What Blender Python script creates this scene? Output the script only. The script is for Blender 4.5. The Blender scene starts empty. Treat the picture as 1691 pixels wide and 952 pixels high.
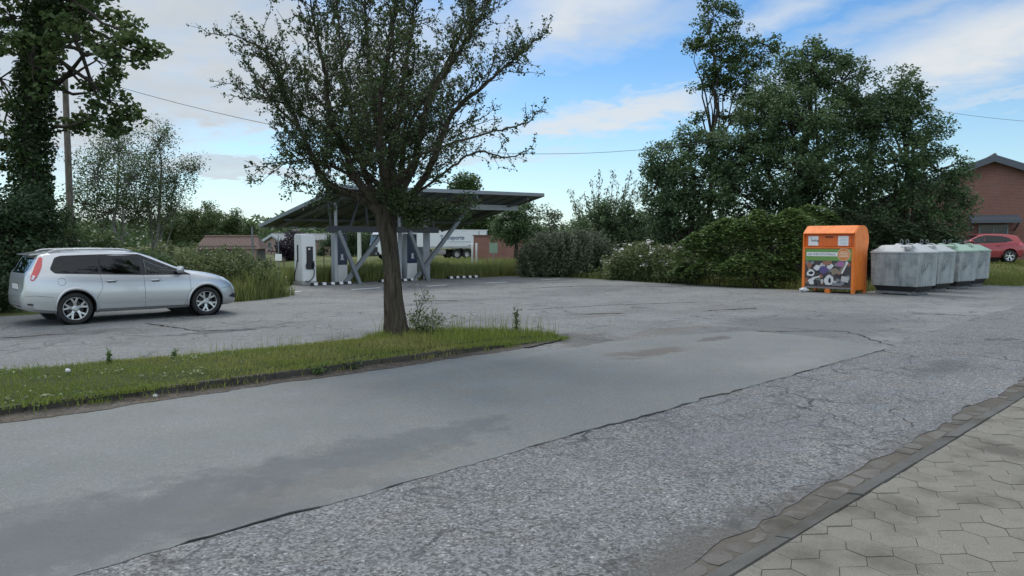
import bpy, bmesh, math, random
import numpy as np
from mathutils import Vector, Matrix
from mathutils.bvhtree import BVHTree
from mathutils.geometry import delaunay_2d_cdt

SC = bpy.context.scene
COL = SC.collection
R = math.radians
rng = np.random.default_rng(7)

# ------------------------------------------------------------------ survey
FOC, PCX, PCY, EYE = 1220.0, 845.5, 476.0, 1.68
PIT = math.atan((476 - 398) / FOC)

def g(px, py, z=0.0):
    """ground point seen at a survey pixel"""
    a = (px - PCX) / FOC; b = -(py - PCY) / FOC
    fy = math.cos(PIT) + b * math.sin(PIT); fz = -math.sin(PIT) + b * math.cos(PIT)
    t = (z - EYE) / fz
    return Vector((a * t, fy * t, z))

def at(px, py, Y):
    a = (px - PCX) / FOC; b = -(py - PCY) / FOC
    fy = math.cos(PIT) + b * math.sin(PIT); fz = -math.sin(PIT) + b * math.cos(PIT)
    t = Y / fy
    return Vector((a * t, Y, EYE + fz * t))

# road frame: a runs along the road, b away from the pavement
EX, EY = math.sin(R(46)), math.cos(R(46))
RANG = math.atan2(EY, EX)
def ab(a, b, z=0.0):
    return Vector((a * EX - b * EY, a * EY + b * EX, z))
def to_ab(p):
    return (p[0] * EX + p[1] * EY, -p[0] * EY + p[1] * EX)

def ss(e0, e1, x):
    t = np.clip((np.asarray(x, float) - e0) / (e1 - e0), 0, 1)
    return t * t * (3 - 2 * t)

def height(x, y):
    a = x * EX + y * EY; b = -x * EY + y * EX
    z = -0.8 * ss(28, 48, b) * (1 - ss(62, 80, a))
    z = z + 0.55 * ss(32.5, 42, a) * ss(6.2, 9.5, b)
    return z
def hz(p):
    return float(height(p[0], p[1]))

# ------------------------------------------------------------------ tagging
def tag(o, label=None, cat=None, group=None, kind=None):
    if label: o['label'] = label
    if cat: o['category'] = cat
    if group: o['group'] = group
    if kind: o['kind'] = kind
    return o

def empty(name, loc, rz=0.0, label=None, cat=None, group=None):
    o = bpy.data.objects.new(name, None); COL.objects.link(o)
    o.location = loc; o.rotation_euler = (0, 0, rz)
    o.empty_display_size = 0.2
    return tag(o, label, cat, group)

def copy_tree(o, parent=None):
    c = o.copy(); COL.objects.link(c); c.parent = parent
    for ch in list(o.children):
        copy_tree(ch, c)
    return c

# ------------------------------------------------------------------ mesh builder
class MB:
    def __init__(s): s.v = []; s.f = []; s.m = []
    def add(s, verts, faces, mi=0):
        n = len(s.v); s.v.extend([tuple(p) for p in verts])
        s.f.extend([tuple(i + n for i in f) for f in faces]); s.m.extend([mi] * len(faces))
        return s
    def box(s, c, size, rz=0.0, M=None, mi=0):
        x, y, z = size[0] / 2, size[1] / 2, size[2] / 2
        P = [Vector(p) for p in ((-x,-y,-z),(x,-y,-z),(x,y,-z),(-x,y,-z),(-x,-y,z),(x,-y,z),(x,y,z),(-x,y,z))]
        T = Matrix.Translation(c) @ (M if M is not None else Matrix.Rotation(rz, 4, 'Z'))
        return s.add([T @ p for p in P], [(0,3,2,1),(4,5,6,7),(0,1,5,4),(1,2,6,5),(2,3,7,6),(3,0,4,7)], mi)
    def prism(s, poly, h0, h1, axis='z', mi=0):
        """poly of 2d points extruded between h0 and h1 along axis"""
        n = len(poly)
        def P(p, h):
            return {'z': (p[0], p[1], h), 'y': (p[0], h, p[1]), 'x': (h, p[0], p[1])}[axis]
        v = [P(p, h0) for p in poly] + [P(p, h1) for p in poly]
        f = [tuple(range(n))[::-1], tuple(range(n, 2 * n))]
        for i in range(n):
            j = (i + 1) % n; f.append((i, j, n + j, n + i))
        return s.add(v, f, mi)
    def bar(s, p, q, w, h=None, mi=0, up=(0, 0, 1)):
        """square bar from p to q"""
        h = h or w; p = Vector(p); q = Vector(q); d = q - p; L = d.length; d.normalize()
        u = Vector(up)
        if abs(d.dot(u)) > .98: u = Vector((1, 0, 0))
        r = d.cross(u).normalized(); u2 = r.cross(d)
        M = Matrix((r, d, u2)).transposed().to_4x4()
        return s.box((p + q) / 2, (w, L, h), M=M, mi=mi)
    def tube(s, pts, rad, n=8, mi=0, cap=True):
        pts = [Vector(p) for p in pts]
        if not hasattr(rad, '__len__'): rad = [rad] * len(pts)
        base = len(s.v); side = None
        for i, p in enumerate(pts):
            d = (pts[min(i + 1, len(pts) - 1)] - pts[max(i - 1, 0)])
            if d.length < 1e-9: d = Vector((0, 0, 1))
            d.normalize()
            if side is None:
                side = d.cross(Vector((.31, .87, .38)) if abs(d.z) > .9 else Vector((0, 0, 1))).normalized()
            else:
                side = (side - d * side.dot(d)).normalized()
            up = d.cross(side)
            for k in range(n):
                t = 2 * math.pi * k / n
                s.v.append(tuple(p + (side * math.cos(t) + up * math.sin(t)) * rad[i]))
        for i in range(len(pts) - 1):
            for k in range(n):
                a = base + i * n + k; b = base + i * n + (k + 1) % n
                s.f.append((a, b, b + n, a + n)); s.m.append(mi)
        if cap:
            s.f.append(tuple(base + k for k in range(n))[::-1]); s.m.append(mi)
            e = base + (len(pts) - 1) * n
            s.f.append(tuple(e + k for k in range(n))); s.m.append(mi)
        return s
    def lathe(s, prof, n=32, axis='z', c=(0, 0, 0), mi=0):
        """prof: (radius, height) list"""
        base = len(s.v)
        for r, h in prof:
            for k in range(n):
                t = 2 * math.pi * k / n; x, y = r * math.cos(t), r * math.sin(t)
                p = {'z': (x, y, h), 'y': (x, h, y), 'x': (h, x, y)}[axis]
                s.v.append((p[0] + c[0], p[1] + c[1], p[2] + c[2]))
        for i in range(len(prof) - 1):
            for k in range(n):
                a = base + i * n + k; b = base + i * n + (k + 1) % n
                s.f.append((a, b, b + n, a + n)); s.m.append(mi)
        return s
    def build(s, name, mat, parent=None, smooth=False, bevel=0.0, seg=2, auto=None, loc=None, rz=0.0):
        me = bpy.data.meshes.new(name); me.from_pydata(s.v, [], s.f); me.update()
        mats = mat if isinstance(mat, (list, tuple)) else [mat]
        for m in mats: me.materials.append(m)
        if len(mats) > 1: me.polygons.foreach_set('material_index', s.m)
        bm = bmesh.new(); bm.from_mesh(me)
        bmesh.ops.recalc_face_normals(bm, faces=bm.faces)
        if bevel > 0:
            ed = [e for e in bm.edges if len(e.link_faces) == 2 and e.calc_face_angle(0) > R(25)]
            bmesh.ops.bevel(bm, geom=ed, offset=bevel, segments=seg, affect='EDGES', clamp_overlap=True)
        bm.to_mesh(me); bm.free()
        if smooth: me.polygons.foreach_set('use_smooth', [True] * len(me.polygons))
        if auto: me.set_sharp_from_angle(angle=R(auto))
        return link(name, me, parent, loc, rz)

def link(name, me, parent=None, loc=None, rz=0.0):
    o = bpy.data.objects.new(name, me); COL.objects.link(o); o.parent = parent
    if loc is not None: o.location = loc
    o.rotation_euler = (0, 0, rz)
    return o

def mesh_np(name, V, F, mat, parent=None, smooth=False, loc=None, midx=None):
    """V (n,3); F (m,k)"""
    me = bpy.data.meshes.new(name); V = np.asarray(V, np.float32); F = np.asarray(F, np.int32)
    m, k = F.shape
    me.vertices.add(len(V)); me.vertices.foreach_set('co', V.ravel())
    me.loops.add(m * k); me.loops.foreach_set('vertex_index', F.ravel())
    me.polygons.add(m); me.polygons.foreach_set('loop_start', np.arange(0, m * k, k, dtype=np.int32))
    mats = mat if isinstance(mat, (list, tuple)) else [mat]
    for q in mats: me.materials.append(q)
    if midx is not None: me.polygons.foreach_set('material_index', np.asarray(midx, np.int32))
    if smooth: me.polygons.foreach_set('use_smooth', np.ones(m, bool))
    me.update(calc_edges=True)
    return link(name, me, parent, loc)

def flat_poly(name, pts, z, mat, thick=0.0, parent=None):
    """sheet from an outline (any simple polygon), with a thin edge going down"""
    pts = [Vector((p[0], p[1])) for p in pts]
    n = len(pts)
    r = delaunay_2d_cdt(pts, [(i, (i + 1) % n) for i in range(n)], [], 1, 1e-5)
    V = [(p.x, p.y, z) for p in r[0]]; F = [tuple(f) for f in r[2]]
    mb = MB(); mb.add(V, F)
    if thick > 0:
        mb.add([(p.x, p.y, z) for p in pts] + [(p.x, p.y, z - thick) for p in pts],
               [(i, (i + 1) % n, n + (i + 1) % n, n + i) for i in range(n)])
    o = mb.build(name, mat, parent)
    me = o.data
    # face up
    bm = bmesh.new(); bm.from_mesh(me)
    for f in bm.faces:
        if abs(f.normal.z) > .9 and f.normal.z < 0: f.normal_flip()
    bm.to_mesh(me); bm.free()
    return o

def text_mesh(name, body, size, mat, parent, M, extr=0.001, align='LEFT', bold=0.0, sx=1.0):
    cu = bpy.data.curves.new(name, 'FONT'); cu.body = body; cu.size = size; cu.align_x = align
    cu.extrude = extr; cu.resolution_u = 2; cu.offset = bold
    o = bpy.data.objects.new(name + '_tmp', cu); COL.objects.link(o)
    dg = bpy.context.evaluated_depsgraph_get(); me = bpy.data.meshes.new_from_object(o.evaluated_get(dg))
    bpy.data.objects.remove(o); me.name = name
    me.transform(M @ Matrix.Diagonal((sx, 1, 1, 1)))
    me.materials.clear(); me.materials.append(mat)
    return link(name, me, parent)

# ------------------------------------------------------------------ materials
class NT:
    def __init__(s, tree): s.t = tree; s.n = tree.nodes; s.l = tree.links
    def new(s, typ, **kw):
        nd = s.n.new(typ)
        for k, v in kw.items(): setattr(nd, k, v)
        return nd
    def put(s, sock, v):
        if isinstance(v, bpy.types.NodeSocket): s.l.new(v, sock)
        elif v is not None: sock.default_value = v
    def math(s, op, a, b=None, c=None, clamp=False):
        nd = s.new('ShaderNodeMath', operation=op, use_clamp=clamp)
        s.put(nd.inputs[0], a)
        if b is not None: s.put(nd.inputs[1], b)
        if c is not None: s.put(nd.inputs[2], c)
        return nd.outputs[0]
    def noise(s, vec, scale, detail=4, rough=.55, dist=0.0):
        nd = s.new('ShaderNodeTexNoise'); s.put(nd.inputs['Vector'], vec)
        nd.inputs['Scale'].default_value = scale; nd.inputs['Detail'].default_value = detail
        nd.inputs['Roughness'].default_value = rough; nd.inputs['Distortion'].default_value = dist
        return nd.outputs['Fac']
    def voro(s, vec, scale, feature='F1', out='Distance', rnd=1.0):
        nd = s.new('ShaderNodeTexVoronoi', feature=feature); s.put(nd.inputs['Vector'], vec)
        nd.inputs['Scale'].default_value = scale; nd.inputs['Randomness'].default_value = rnd
        return nd.outputs[out]
    def ramp(s, fac, *stops, interp='LINEAR'):
        nd = s.new('ShaderNodeValToRGB'); cr = nd.color_ramp; cr.interpolation = interp
        while len(cr.elements) < len(stops): cr.elements.new(.5)
        for e, (p, c) in zip(cr.elements, stops):
            e.position = p
            e.color = (*c, 1) if hasattr(c, '__len__') else (c, c, c, 1)
        s.put(nd.inputs[0], fac); return nd.outputs[0]
    def mix(s, fac, a, b, blend='MIX'):
        nd = s.new('ShaderNodeMix', data_type='RGBA', blend_type=blend)
        s.put(nd.inputs[0], fac)
        for i, v in ((6, a), (7, b)):
            if hasattr(v, '__len__') and not isinstance(v, bpy.types.NodeSocket): v = (*v, 1)
            s.put(nd.inputs[i], v)
        return nd.outputs[2]
    def mapr(s, v, a, b, c, d):
        nd = s.new('ShaderNodeMapRange'); nd.clamp = True; s.put(nd.inputs[0], v)
        for i, x in enumerate((a, b, c, d)): nd.inputs[i + 1].default_value = x
        return nd.outputs[0]

def new_mat(name):
    m = bpy.data.materials.new(name); m.use_nodes = True
    t = NT(m.node_tree); b = m.node_tree.nodes['Principled BSDF']
    return m, t, b

def mat(name, col, rough=.6, metal=0.0, var=.12, scale=6.0, bump=0.0, bscale=60.0, spec=.5, coat=0.0, obj=True):
    """plain painted/plastic surface with uneven tone"""
    m, t, b = new_mat(name)
    tc = t.new('ShaderNodeTexCoord').outputs['Object']
    n = t.noise(tc, scale, 5, .6)
    c = t.mix(n, tuple(x * (1 - var) for x in col), tuple(min(1, x * (1 + var)) for x in col))
    t.put(b.inputs['Base Color'], c); b.inputs['Metallic'].default_value = metal
    t.put(b.inputs['Roughness'], t.mapr(n, .3, .7, max(.02, rough * .85), min(1, rough * 1.15)))
    b.inputs['Specular IOR Level'].default_value = spec
    b.inputs['Coat Weight'].default_value = coat; b.inputs['Coat Roughness'].default_value = .06
    if bump > 0:
        bp = t.new('ShaderNodeBump'); bp.inputs['Strength'].default_value = bump; bp.inputs['Distance'].default_value = .01
        t.put(bp.inputs['Height'], t.noise(tc, bscale, 4)); t.put(b.inputs['Normal'], bp.outputs[0])
    return m

def leaf_mat(name, dark, light, trans=.3, rough=.5, big=.35):
    m, t, b = new_mat(name)
    ge = t.new('ShaderNodeNewGeometry')
    rnd = ge.outputs['Random Per Island']
    n = t.noise(ge.outputs['Position'], big, 2)
    f = t.math('ADD', t.math('MULTIPLY', rnd, .65), t.math('MULTIPLY', t.mapr(n, .35, .65, 0, 1), .35))
    c = t.mix(f, dark, light)
    t.put(b.inputs['Base Color'], c); b.inputs['Roughness'].default_value = rough
    b.inputs['Specular IOR Level'].default_value = .22
    tr = t.new('ShaderNodeBsdfTranslucent'); t.put(tr.inputs[0], t.mix(.5, c, tuple(min(1, x * 1.5) for x in light)))
    mx = t.new('ShaderNodeMixShader'); mx.inputs[0].default_value = trans
    t.l.new(b.outputs[0], mx.inputs[1]); t.l.new(tr.outputs[0], mx.inputs[2])
    t.l.new(mx.outputs[0], t.n['Material Output'].inputs[0])
    return m

def bark_mat(name, dark, light, sc=1.0):
    m, t, b = new_mat(name)
    ge = t.new('ShaderNodeNewGeometry').outputs['Position']
    mp = t.new('ShaderNodeMapping'); mp.inputs['Scale'].default_value = (14 * sc, 14 * sc, 2.2 * sc); t.put(mp.inputs[0], ge)
    n = t.noise(mp.outputs[0], 1.6, 6, .65, .6)
    n2 = t.noise(ge, 2.5, 3)
    c = t.mix(t.mapr(n, .32, .68, 0, 1), dark, light)
    c = t.mix(t.mapr(n2, .5, .75, 0, .45), c, (.055, .07, .03))
    t.put(b.inputs['Base Color'], c); b.inputs['Roughness'].default_value = .9
    b.inputs['Specular IOR Level'].default_value = .15
    bp = t.new('ShaderNodeBump'); bp.inputs['Strength'].default_value = 1.0; bp.inputs['Distance'].default_value = .03
    t.put(bp.inputs['Height'], n); t.put(b.inputs['Normal'], bp.outputs[0])
    return m

def brick_mat(name, c1, c2, mortar, scale=1.0):
    m, t, b = new_mat(name)
    tc = t.new('ShaderNodeTexCoord').outputs['UV']
    br = t.new('ShaderNodeTexBrick'); t.put(br.inputs['Vector'], tc)
    br.inputs['Color1'].default_value = (*c1, 1); br.inputs['Color2'].default_value = (*c2, 1); br.inputs['Mortar'].default_value = (*mortar, 1)
    br.inputs['Scale'].default_value = scale; br.inputs['Mortar Size'].default_value = .012
    br.inputs['Brick Width'].default_value = .25; br.inputs['Row Height'].default_value = .083
    ge = t.new('ShaderNodeNewGeometry').outputs['Position']
    c = t.mix(t.mapr(t.noise(ge, .9, 5), .35, .7, 0, .35), br.outputs[0], tuple(x * .55 for x in c1))
    t.put(b.inputs['Base Color'], c); b.inputs['Roughness'].default_value = .88
    return m

def box_uv(o):
    """metric uv on every face, from its own normal"""
    me = o.data; uv = me.uv_layers.new(name='UVMap')
    for p in me.polygons:
        nrm = p.normal
        if abs(nrm.z) > .9: u, v = Vector((1, 0, 0)), Vector((0, 1, 0))
        else:
            u = Vector((0, 0, 1)).cross(nrm).normalized(); v = nrm.cross(u).normalized()
        for li in p.loop_indices:
            co = me.vertices[me.loops[li].vertex_index].co
            uv.data[li].uv = (co.dot(u), co.dot(v))

# ------------------------------------------------------------------ foliage
def rand_dirs(n, r=rng):
    v = r.normal(size=(n, 3)); return v / np.linalg.norm(v, axis=1)[:, None]

def leaf_quads(P, size, aspect=.6, up=.5, r=rng, along=None, droop=0.0):
    """one diamond leaf per point. size: scalar or (n,)"""
    n = len(P); size = np.broadcast_to(np.asarray(size, float), (n,)) * r.uniform(.65, 1.3, n)
    nr = rand_dirs(n, r); nr[:, 2] = np.abs(nr[:, 2]) + up; nr /= np.linalg.norm(nr, axis=1)[:, None]
    t = rand_dirs(n, r)
    if along is not None: t = t * .9 + along
    t[:, 2] -= droop
    t -= nr * (t * nr).sum(1)[:, None]; t /= np.linalg.norm(t, axis=1)[:, None] + 1e-9
    b = np.cross(nr, t)
    L = (size / 2)[:, None]; W = L * aspect
    V = np.empty((n, 4, 3))
    V[:, 0] = P - t * L; V[:, 1] = P + b * W - t * L * .1; V[:, 2] = P + t * L; V[:, 3] = P - b * W - t * L * .1
    V[:, 1] += nr * W * .25; V[:, 3] += nr * W * .25
    F = np.arange(n * 4).reshape(n, 4)
    return V.reshape(-1, 3), F

def blades(P, h, w, lean=.35, r=rng, wind=(0, 0)):
    """grass blades: three-segment tapering strips bent over"""
    n = len(P); h = np.broadcast_to(np.asarray(h, float), (n,)) * r.uniform(.55, 1.25, n)
    th = r.uniform(0, 2 * np.pi, n); d = np.stack([np.cos(th), np.sin(th), np.zeros(n)], 1)
    d[:, 0] += wind[0]; d[:, 1] += wind[1]
    ph = r.uniform(0, 2 * np.pi, n); s = np.stack([np.cos(ph), np.sin(ph), np.zeros(n)], 1)
    k = (r.uniform(.1, 1, n) * lean)[:, None] * h[:, None]
    w = np.broadcast_to(np.asarray(w, float), (n,))[:, None] * s / 2
    up = np.zeros((n, 3)); up[:, 2] = 1
    H = h[:, None]
    V = np.empty((n, 5, 3))
    V[:, 0] = P - w; V[:, 1] = P + w
    m = P + up * H * .55 + d * k * .3
    V[:, 2] = m + w * .7; V[:, 3] = m - w * .7
    V[:, 4] = P + up * H * .95 + d * k
    i = np.arange(n)[:, None] * 5
    F1 = np.concatenate([i + 0, i + 1, i + 2, i + 3], 1)
    F2 = np.concatenate([i + 3, i + 2, i + 4, i + 4], 1)
    return V.reshape(-1, 3), F1, F2[:, :3]

def mesh_blades(name, sets, mat_, parent=None):
    """sets: list of (V,F1quads,F2tris) merged in one mesh"""
    Vs, Q, T, off = [], [], [], 0
    for V, f1, f2 in sets:
        Vs.append(V); Q.append(f1 + off); T.append(f2 + off); off += len(V)
    V = np.concatenate(Vs).astype(np.float32); Q = np.concatenate(Q); T = np.concatenate(T)
    me = bpy.data.meshes.new(name)
    me.vertices.add(len(V)); me.vertices.foreach_set('co', V.ravel())
    li = np.concatenate([Q.ravel(), T.ravel()]).astype(np.int32)
    me.loops.add(len(li)); me.loops.foreach_set('vertex_index', li)
    st = np.concatenate([np.arange(len(Q)) * 4, len(Q) * 4 + np.arange(len(T)) * 3]).astype(np.int32)
    me.polygons.add(len(st)); me.polygons.foreach_set('loop_start', st)
    me.materials.append(mat_); me.update(calc_edges=True)
    return link(name, me, parent)

def crown_points(clumps, dens, sub_r, per, r, shell=.5, flat=.7):
    """leaf points gathered in sub-clumps spread through ellipsoids. clumps: (center, (rx,ry,rz))"""
    P, S = [], []
    for c, rad in clumps:
        c = np.array(c, float); rad = np.array(rad, float)
        area = (rad[0] * rad[1] + rad[0] * rad[2] + rad[1] * rad[2]) / 3 * 4 * np.pi
        n = max(5, int(area * dens))
        d = rand_dirs(n, r); q = r.uniform(shell ** 3, 1.0, n) ** (1 / 3)
        q *= r.uniform(.86, 1.12, n)
        sc = c + d * rad * q[:, None]
        S.append(np.concatenate([sc, np.repeat(c[None], n, 0)], 1))
        sr = sub_r * r.uniform(.55, 1.35, n)
        k = np.maximum(3, (per * (sr / sub_r) ** 2 * r.uniform(.6, 1.3, n)).astype(int))
        cc = np.repeat(sc, k, 0); rr = np.repeat(sr, k)
        o = rand_dirs(len(cc), r) * (r.uniform(0, 1, len(cc)) ** .5 * rr)[:, None]
        o[:, 2] *= flat
        P.append(cc + o)
    return np.concatenate(P), np.concatenate(S)

def wiggle(p, q, n, amp, r):
    p = np.array(p, float); q = np.array(q, float); L = np.linalg.norm(q - p)
    t = np.linspace(0, 1, n)[:, None]
    o = np.cumsum(r.normal(size=(n, 3)) * amp * L / n ** .5, 0); o -= o[0]; o -= t * o[-1]
    return p + (q - p) * t + o

def make_tree(name, label, base, clumps, leafm, barkm, cat='tree', leaf=.12, dens=1.6, sub_r=.45, per=26, trunk_r=.16,
              seed=1, shell=.45, flat=.7, group=None, up=.4, twigs=.45, droop=0.0, stems=1, aspect=.62, limb_frac=.35, extra=None):
    r = np.random.default_rng(seed)
    base = Vector(base)
    root = empty(name, base, 0, label, cat, group)
    P, S = crown_points(clumps, dens, sub_r, per, r, shell, flat)
    P = P[P[:, 2] > base.z + .03]
    V, F = leaf_quads(P - np.array(base), leaf, aspect, up, r, droop=droop)
    mb = MB()
    B = np.array(base)
    ctr = [np.array(c) for c, _ in clumps]
    low = min(c[2] - rad[2] * .3 for c, rad in clumps)
    tops = sorted(ctr, key=lambda c: -c[2])
    for si in range(stems):
        off = np.array([0, 0, 0]) if stems == 1 else np.append(r.normal(size=2) * .35, 0)
        fork = B + off + np.array([0, 0, max(.3, (low - B[2]) * limb_frac + .3)])
        fork[:2] += (np.mean([c[:2] for c in ctr], 0) - B[:2]) * .15
        tp = tops[min(si, len(tops) - 1)]
        w = np.concatenate([wiggle(B + off - [0, 0, .08], fork, 5, .04, r), wiggle(fork, tp, 7, .06, r)[1:]])
        rr = trunk_r * (1 - np.linspace(0, 1, len(w))) ** .9 + .012; rr[0] *= 1.35
        mb.tube(w - B, list(rr), 9)
    for c, rad in zip(ctr, [q for _, q in clumps]):
        t0 = w[min(len(w) - 2, 3 + int(r.integers(0, 3)))]
        L = wiggle(t0, c, 6, .08, r); mb.tube(L - B, list(np.linspace(trunk_r * .32, trunk_r * .06, 6)), 6)
    k = r.permutation(len(S))[:int(len(S) * twigs)]
    for s_ in S[k]:
        L = wiggle(s_[3:] + (s_[:3] - s_[3:]) * .1, s_[:3], 4, .1, r)
        mb.tube(L - B, list(np.linspace(trunk_r * .11 + .006, .006, 4)), 4, cap=False)
    if cat == 'tree': mb.build('trunk', barkm, root, smooth=True)
    else: mb.build('stems', barkm, root, smooth=True)
    mesh_np('crown' if cat == 'tree' else 'foliage', V, F, leafm, root)
    return root

def px_clumps(Y, lst, thick=.85):
    """(px,py,rx,ry[,dY]) in survey pixels at distance Y -> metric ellipsoids"""
    out = []
    for q in lst:
        dy = q[4] if len(q) > 4 else 0
        c = at(q[0], q[1], Y + dy); k = (Y + dy) / FOC
        rx, rz = q[2] * k, q[3] * k
        out.append((c, (rx, (rx + rz) / 2 * thick, rz)))
    return out
# ------------------------------------------------------------------ ground materials
def ab_nodes(t, pos):
    sp = t.new('ShaderNodeSeparateXYZ'); t.put(sp.inputs[0], pos)
    a = t.math('ADD', t.math('MULTIPLY', sp.outputs[0], EX), t.math('MULTIPLY', sp.outputs[1], EY))
    b = t.math('SUBTRACT', t.math('MULTIPLY', sp.outputs[1], EX), t.math('MULTIPLY', sp.outputs[0], EY))
    return a, b

def stain(t, a, b, n, ca, cb, ra, rb, soft=.5, warp=1.5):
    """0..1 worn or stained spot with a ragged outline, centre (ca,cb) in road metres"""
    da = t.math('DIVIDE', t.math('SUBTRACT', a, ca), ra); db = t.math('DIVIDE', t.math('SUBTRACT', b, cb), rb)
    d = t.math('SQRT', t.math('ADD', t.math('MULTIPLY', da, da), t.math('MULTIPLY', db, db)))
    d = t.math('ADD', d, t.math('MULTIPLY', t.math('SUBTRACT', n, .5), warp * 2))
    return t.mapr(d, 1 - soft, 1.0, 1, 0)

def asphalt(name, base, stone_scale, contrast, stains=(), cracks=0.0, big=.25, rough=.85, warm=.0, bump=.5, crack_scale=1.1):
    m, t, bs = new_mat(name)
    pos = t.new('ShaderNodeNewGeometry').outputs['Position']
    a, b = ab_nodes(t, pos)
    n1 = t.noise(pos, .55, 6, .62); n2 = t.noise(pos, 2.3, 5, .65); nf = t.noise(pos, stone_scale * 1.3, 3, .7)
    vc = t.new('ShaderNodeSeparateColor'); t.put(vc.inputs[0], t.voro(pos, stone_scale, out='Color'))
    st = vc.outputs[0]
    lum = t.math('ADD', 1.0, t.math('MULTIPLY', t.math('SUBTRACT', st, .5), contrast))
    lum = t.math('MULTIPLY', lum, t.math('ADD', 1.0, t.math('MULTIPLY', t.math('SUBTRACT', nf, .5), contrast * 1.2)))
    lum = t.math('MULTIPLY', lum, t.mapr(n1, .25, .75, 1 - big, 1 + big))
    lum = t.math('MULTIPLY', lum, t.mapr(n2, .25, .75, 1 - big * .45, 1 + big * .45))
    # pale stone chips
    lum = t.math('ADD', lum, t.mapr(vc.outputs[1], .93, 1.0, 0, contrast * .9))
    c1 = t.mix(t.mapr(n2, .35, .65, 0, 1), base, (base[0] * (1.05 + warm), base[1] * 1.0, base[2] * (.93 - warm)))
    col = t.mix(1.0, c1, lum, 'MULTIPLY')
    for (ca, cb, ra, rb, k, tint, soft) in stains:
        col = t.mix(t.math('MULTIPLY', stain(t, a, b, t.noise(pos, 1.5 / max(.25, min(ra, rb)) ** .7, 10, .72), ca, cb, ra, rb, soft), k), col, tint)
    if cracks > 0:
        wp = t.new('ShaderNodeVectorMath', operation='MULTIPLY_ADD')
        nz = t.new('ShaderNodeTexNoise'); t.put(nz.inputs['Vector'], pos); nz.inputs['Scale'].default_value = 2.2; nz.inputs['Detail'].default_value = 5
        t.l.new(nz.outputs['Color'], wp.inputs[0]); wp.inputs[1].default_value = (.55, .55, 0); t.l.new(pos, wp.inputs[2])
        e = t.voro(wp.outputs[0], crack_scale, 'DISTANCE_TO_EDGE')
        ms = t.math('MULTIPLY', t.mapr(e, .004, .016, 1, 0), t.mapr(t.noise(pos, .45, 3), .46, .62, 0, 1))
        e2 = t.voro(wp.outputs[0], crack_scale * 3.7, 'DISTANCE_TO_EDGE')
        ms2 = t.math('MULTIPLY', t.mapr(e2, .01, .05, 1, 0), t.mapr(t.noise(pos, .8, 4), .46, .62, 0, .8))
        ms = t.math('MAXIMUM', ms, ms2)
        col = t.mix(t.math('MULTIPLY', ms, cracks), col, (.022, .022, .022))
    t.put(bs.inputs['Base Color'], col)
    t.put(bs.inputs['Roughness'], t.mapr(n2, .3, .7, rough - .1, rough + .08))
    bs.inputs['Specular IOR Level'].default_value = .35
    bp = t.new('ShaderNodeBump'); bp.inputs['Strength'].default_value = bump; bp.inputs['Distance'].default_value = .006
    t.put(bp.inputs['Height'], t.math('ADD', st, nf)); t.put(bs.inputs['Normal'], bp.outputs[0])
    return m

def gab(px, py):
    return to_ab(g(px, py))

DARK = (.070, .071, .070); MUD = (.125, .112, .097); PALE = (.235, .24, .235)
def st_px(px, py, ra, rb, k, tint, soft=.5):
    a, b = gab(px, py); return (a, b, ra, rb, k, tint, soft)

lot_st = [st_px(370, 548, 1.3, .25, .85, DARK, .35), st_px(1000, 520, 1.4, .35, .6, MUD, .4), st_px(1180, 510, 2.2, .8, .35, MUD, .6),
          st_px(1330, 540, 4.2, 2.2, .55, (.09, .092, .094), .5), st_px(960, 562, .9, 1.2, .75, (.085, .078, .070), .4),
          st_px(1600, 512, 3.2, 1.4, .45, PALE, .6), st_px(1100, 548, 1.6, .35, .6, MUD, .5), st_px(740, 500, 2.6, .4, .4, DARK, .5),
          st_px(60, 556, 2.5, .5, .5, DARK, .5), st_px(640, 480, 5, 1.8, .35, (.085, .09, .095), .4), st_px(1000, 478, 5, 1.6, .4, (.085, .088, .092), .4),
          st_px(1560, 570, .35, 1.6, .45, PALE, .5), st_px(700, 565, 1.8, .6, .4, MUD, .5)]
M_lot = asphalt('old_asphalt', (.155, .163, .163), 46, .6, lot_st, .75, .22, crack_scale=.5)
sm_st = [st_px(290, 850, 1.9, .75, .5, (.092, .098, .100), .3), st_px(640, 745, 1.5, .45, .6, (.085, .095, .10), .5), st_px(560, 800, 1.3, .30, .35, (.15, .13, .11), .6),
         st_px(1080, 585, .85, .28, .9, (.110, .097, .083), .3), st_px(1180, 562, .6, .18, .8, (.085, .08, .075), .3), st_px(1020, 588, .5, .16, .7, (.125, .11, .092), .4),
         st_px(1300, 600, 1.5, .5, .3, PALE, .6), st_px(80, 900, 1.5, .6, .55, (.092, .097, .099), .3), st_px(300, 745, 3, .6, .25, (.125, .142, .14), .7),
         st_px(800, 600, 3, .35, .25, PALE, .7)]
M_smooth = asphalt('smooth_asphalt', (.150, .162, .160), 85, .34, sm_st, .0, .13, bump=.2)
co_st = [st_px(1100, 940, 1.6, .28, .6, (.085, .078, .066), .6), (4, 2.1, 5, .12, .5, (.10, .092, .08), .8), st_px(1560, 610, 1.2, .3, .5, (.07, .072, .07), .5), st_px(1250, 720, 1.5, .4, .3, (.12, .115, .14), .6)]
M_coarse = asphalt('coarse_asphalt', (.152, .158, .162), 66, 1.15, co_st, .9, .18, bump=1.0)

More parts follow.
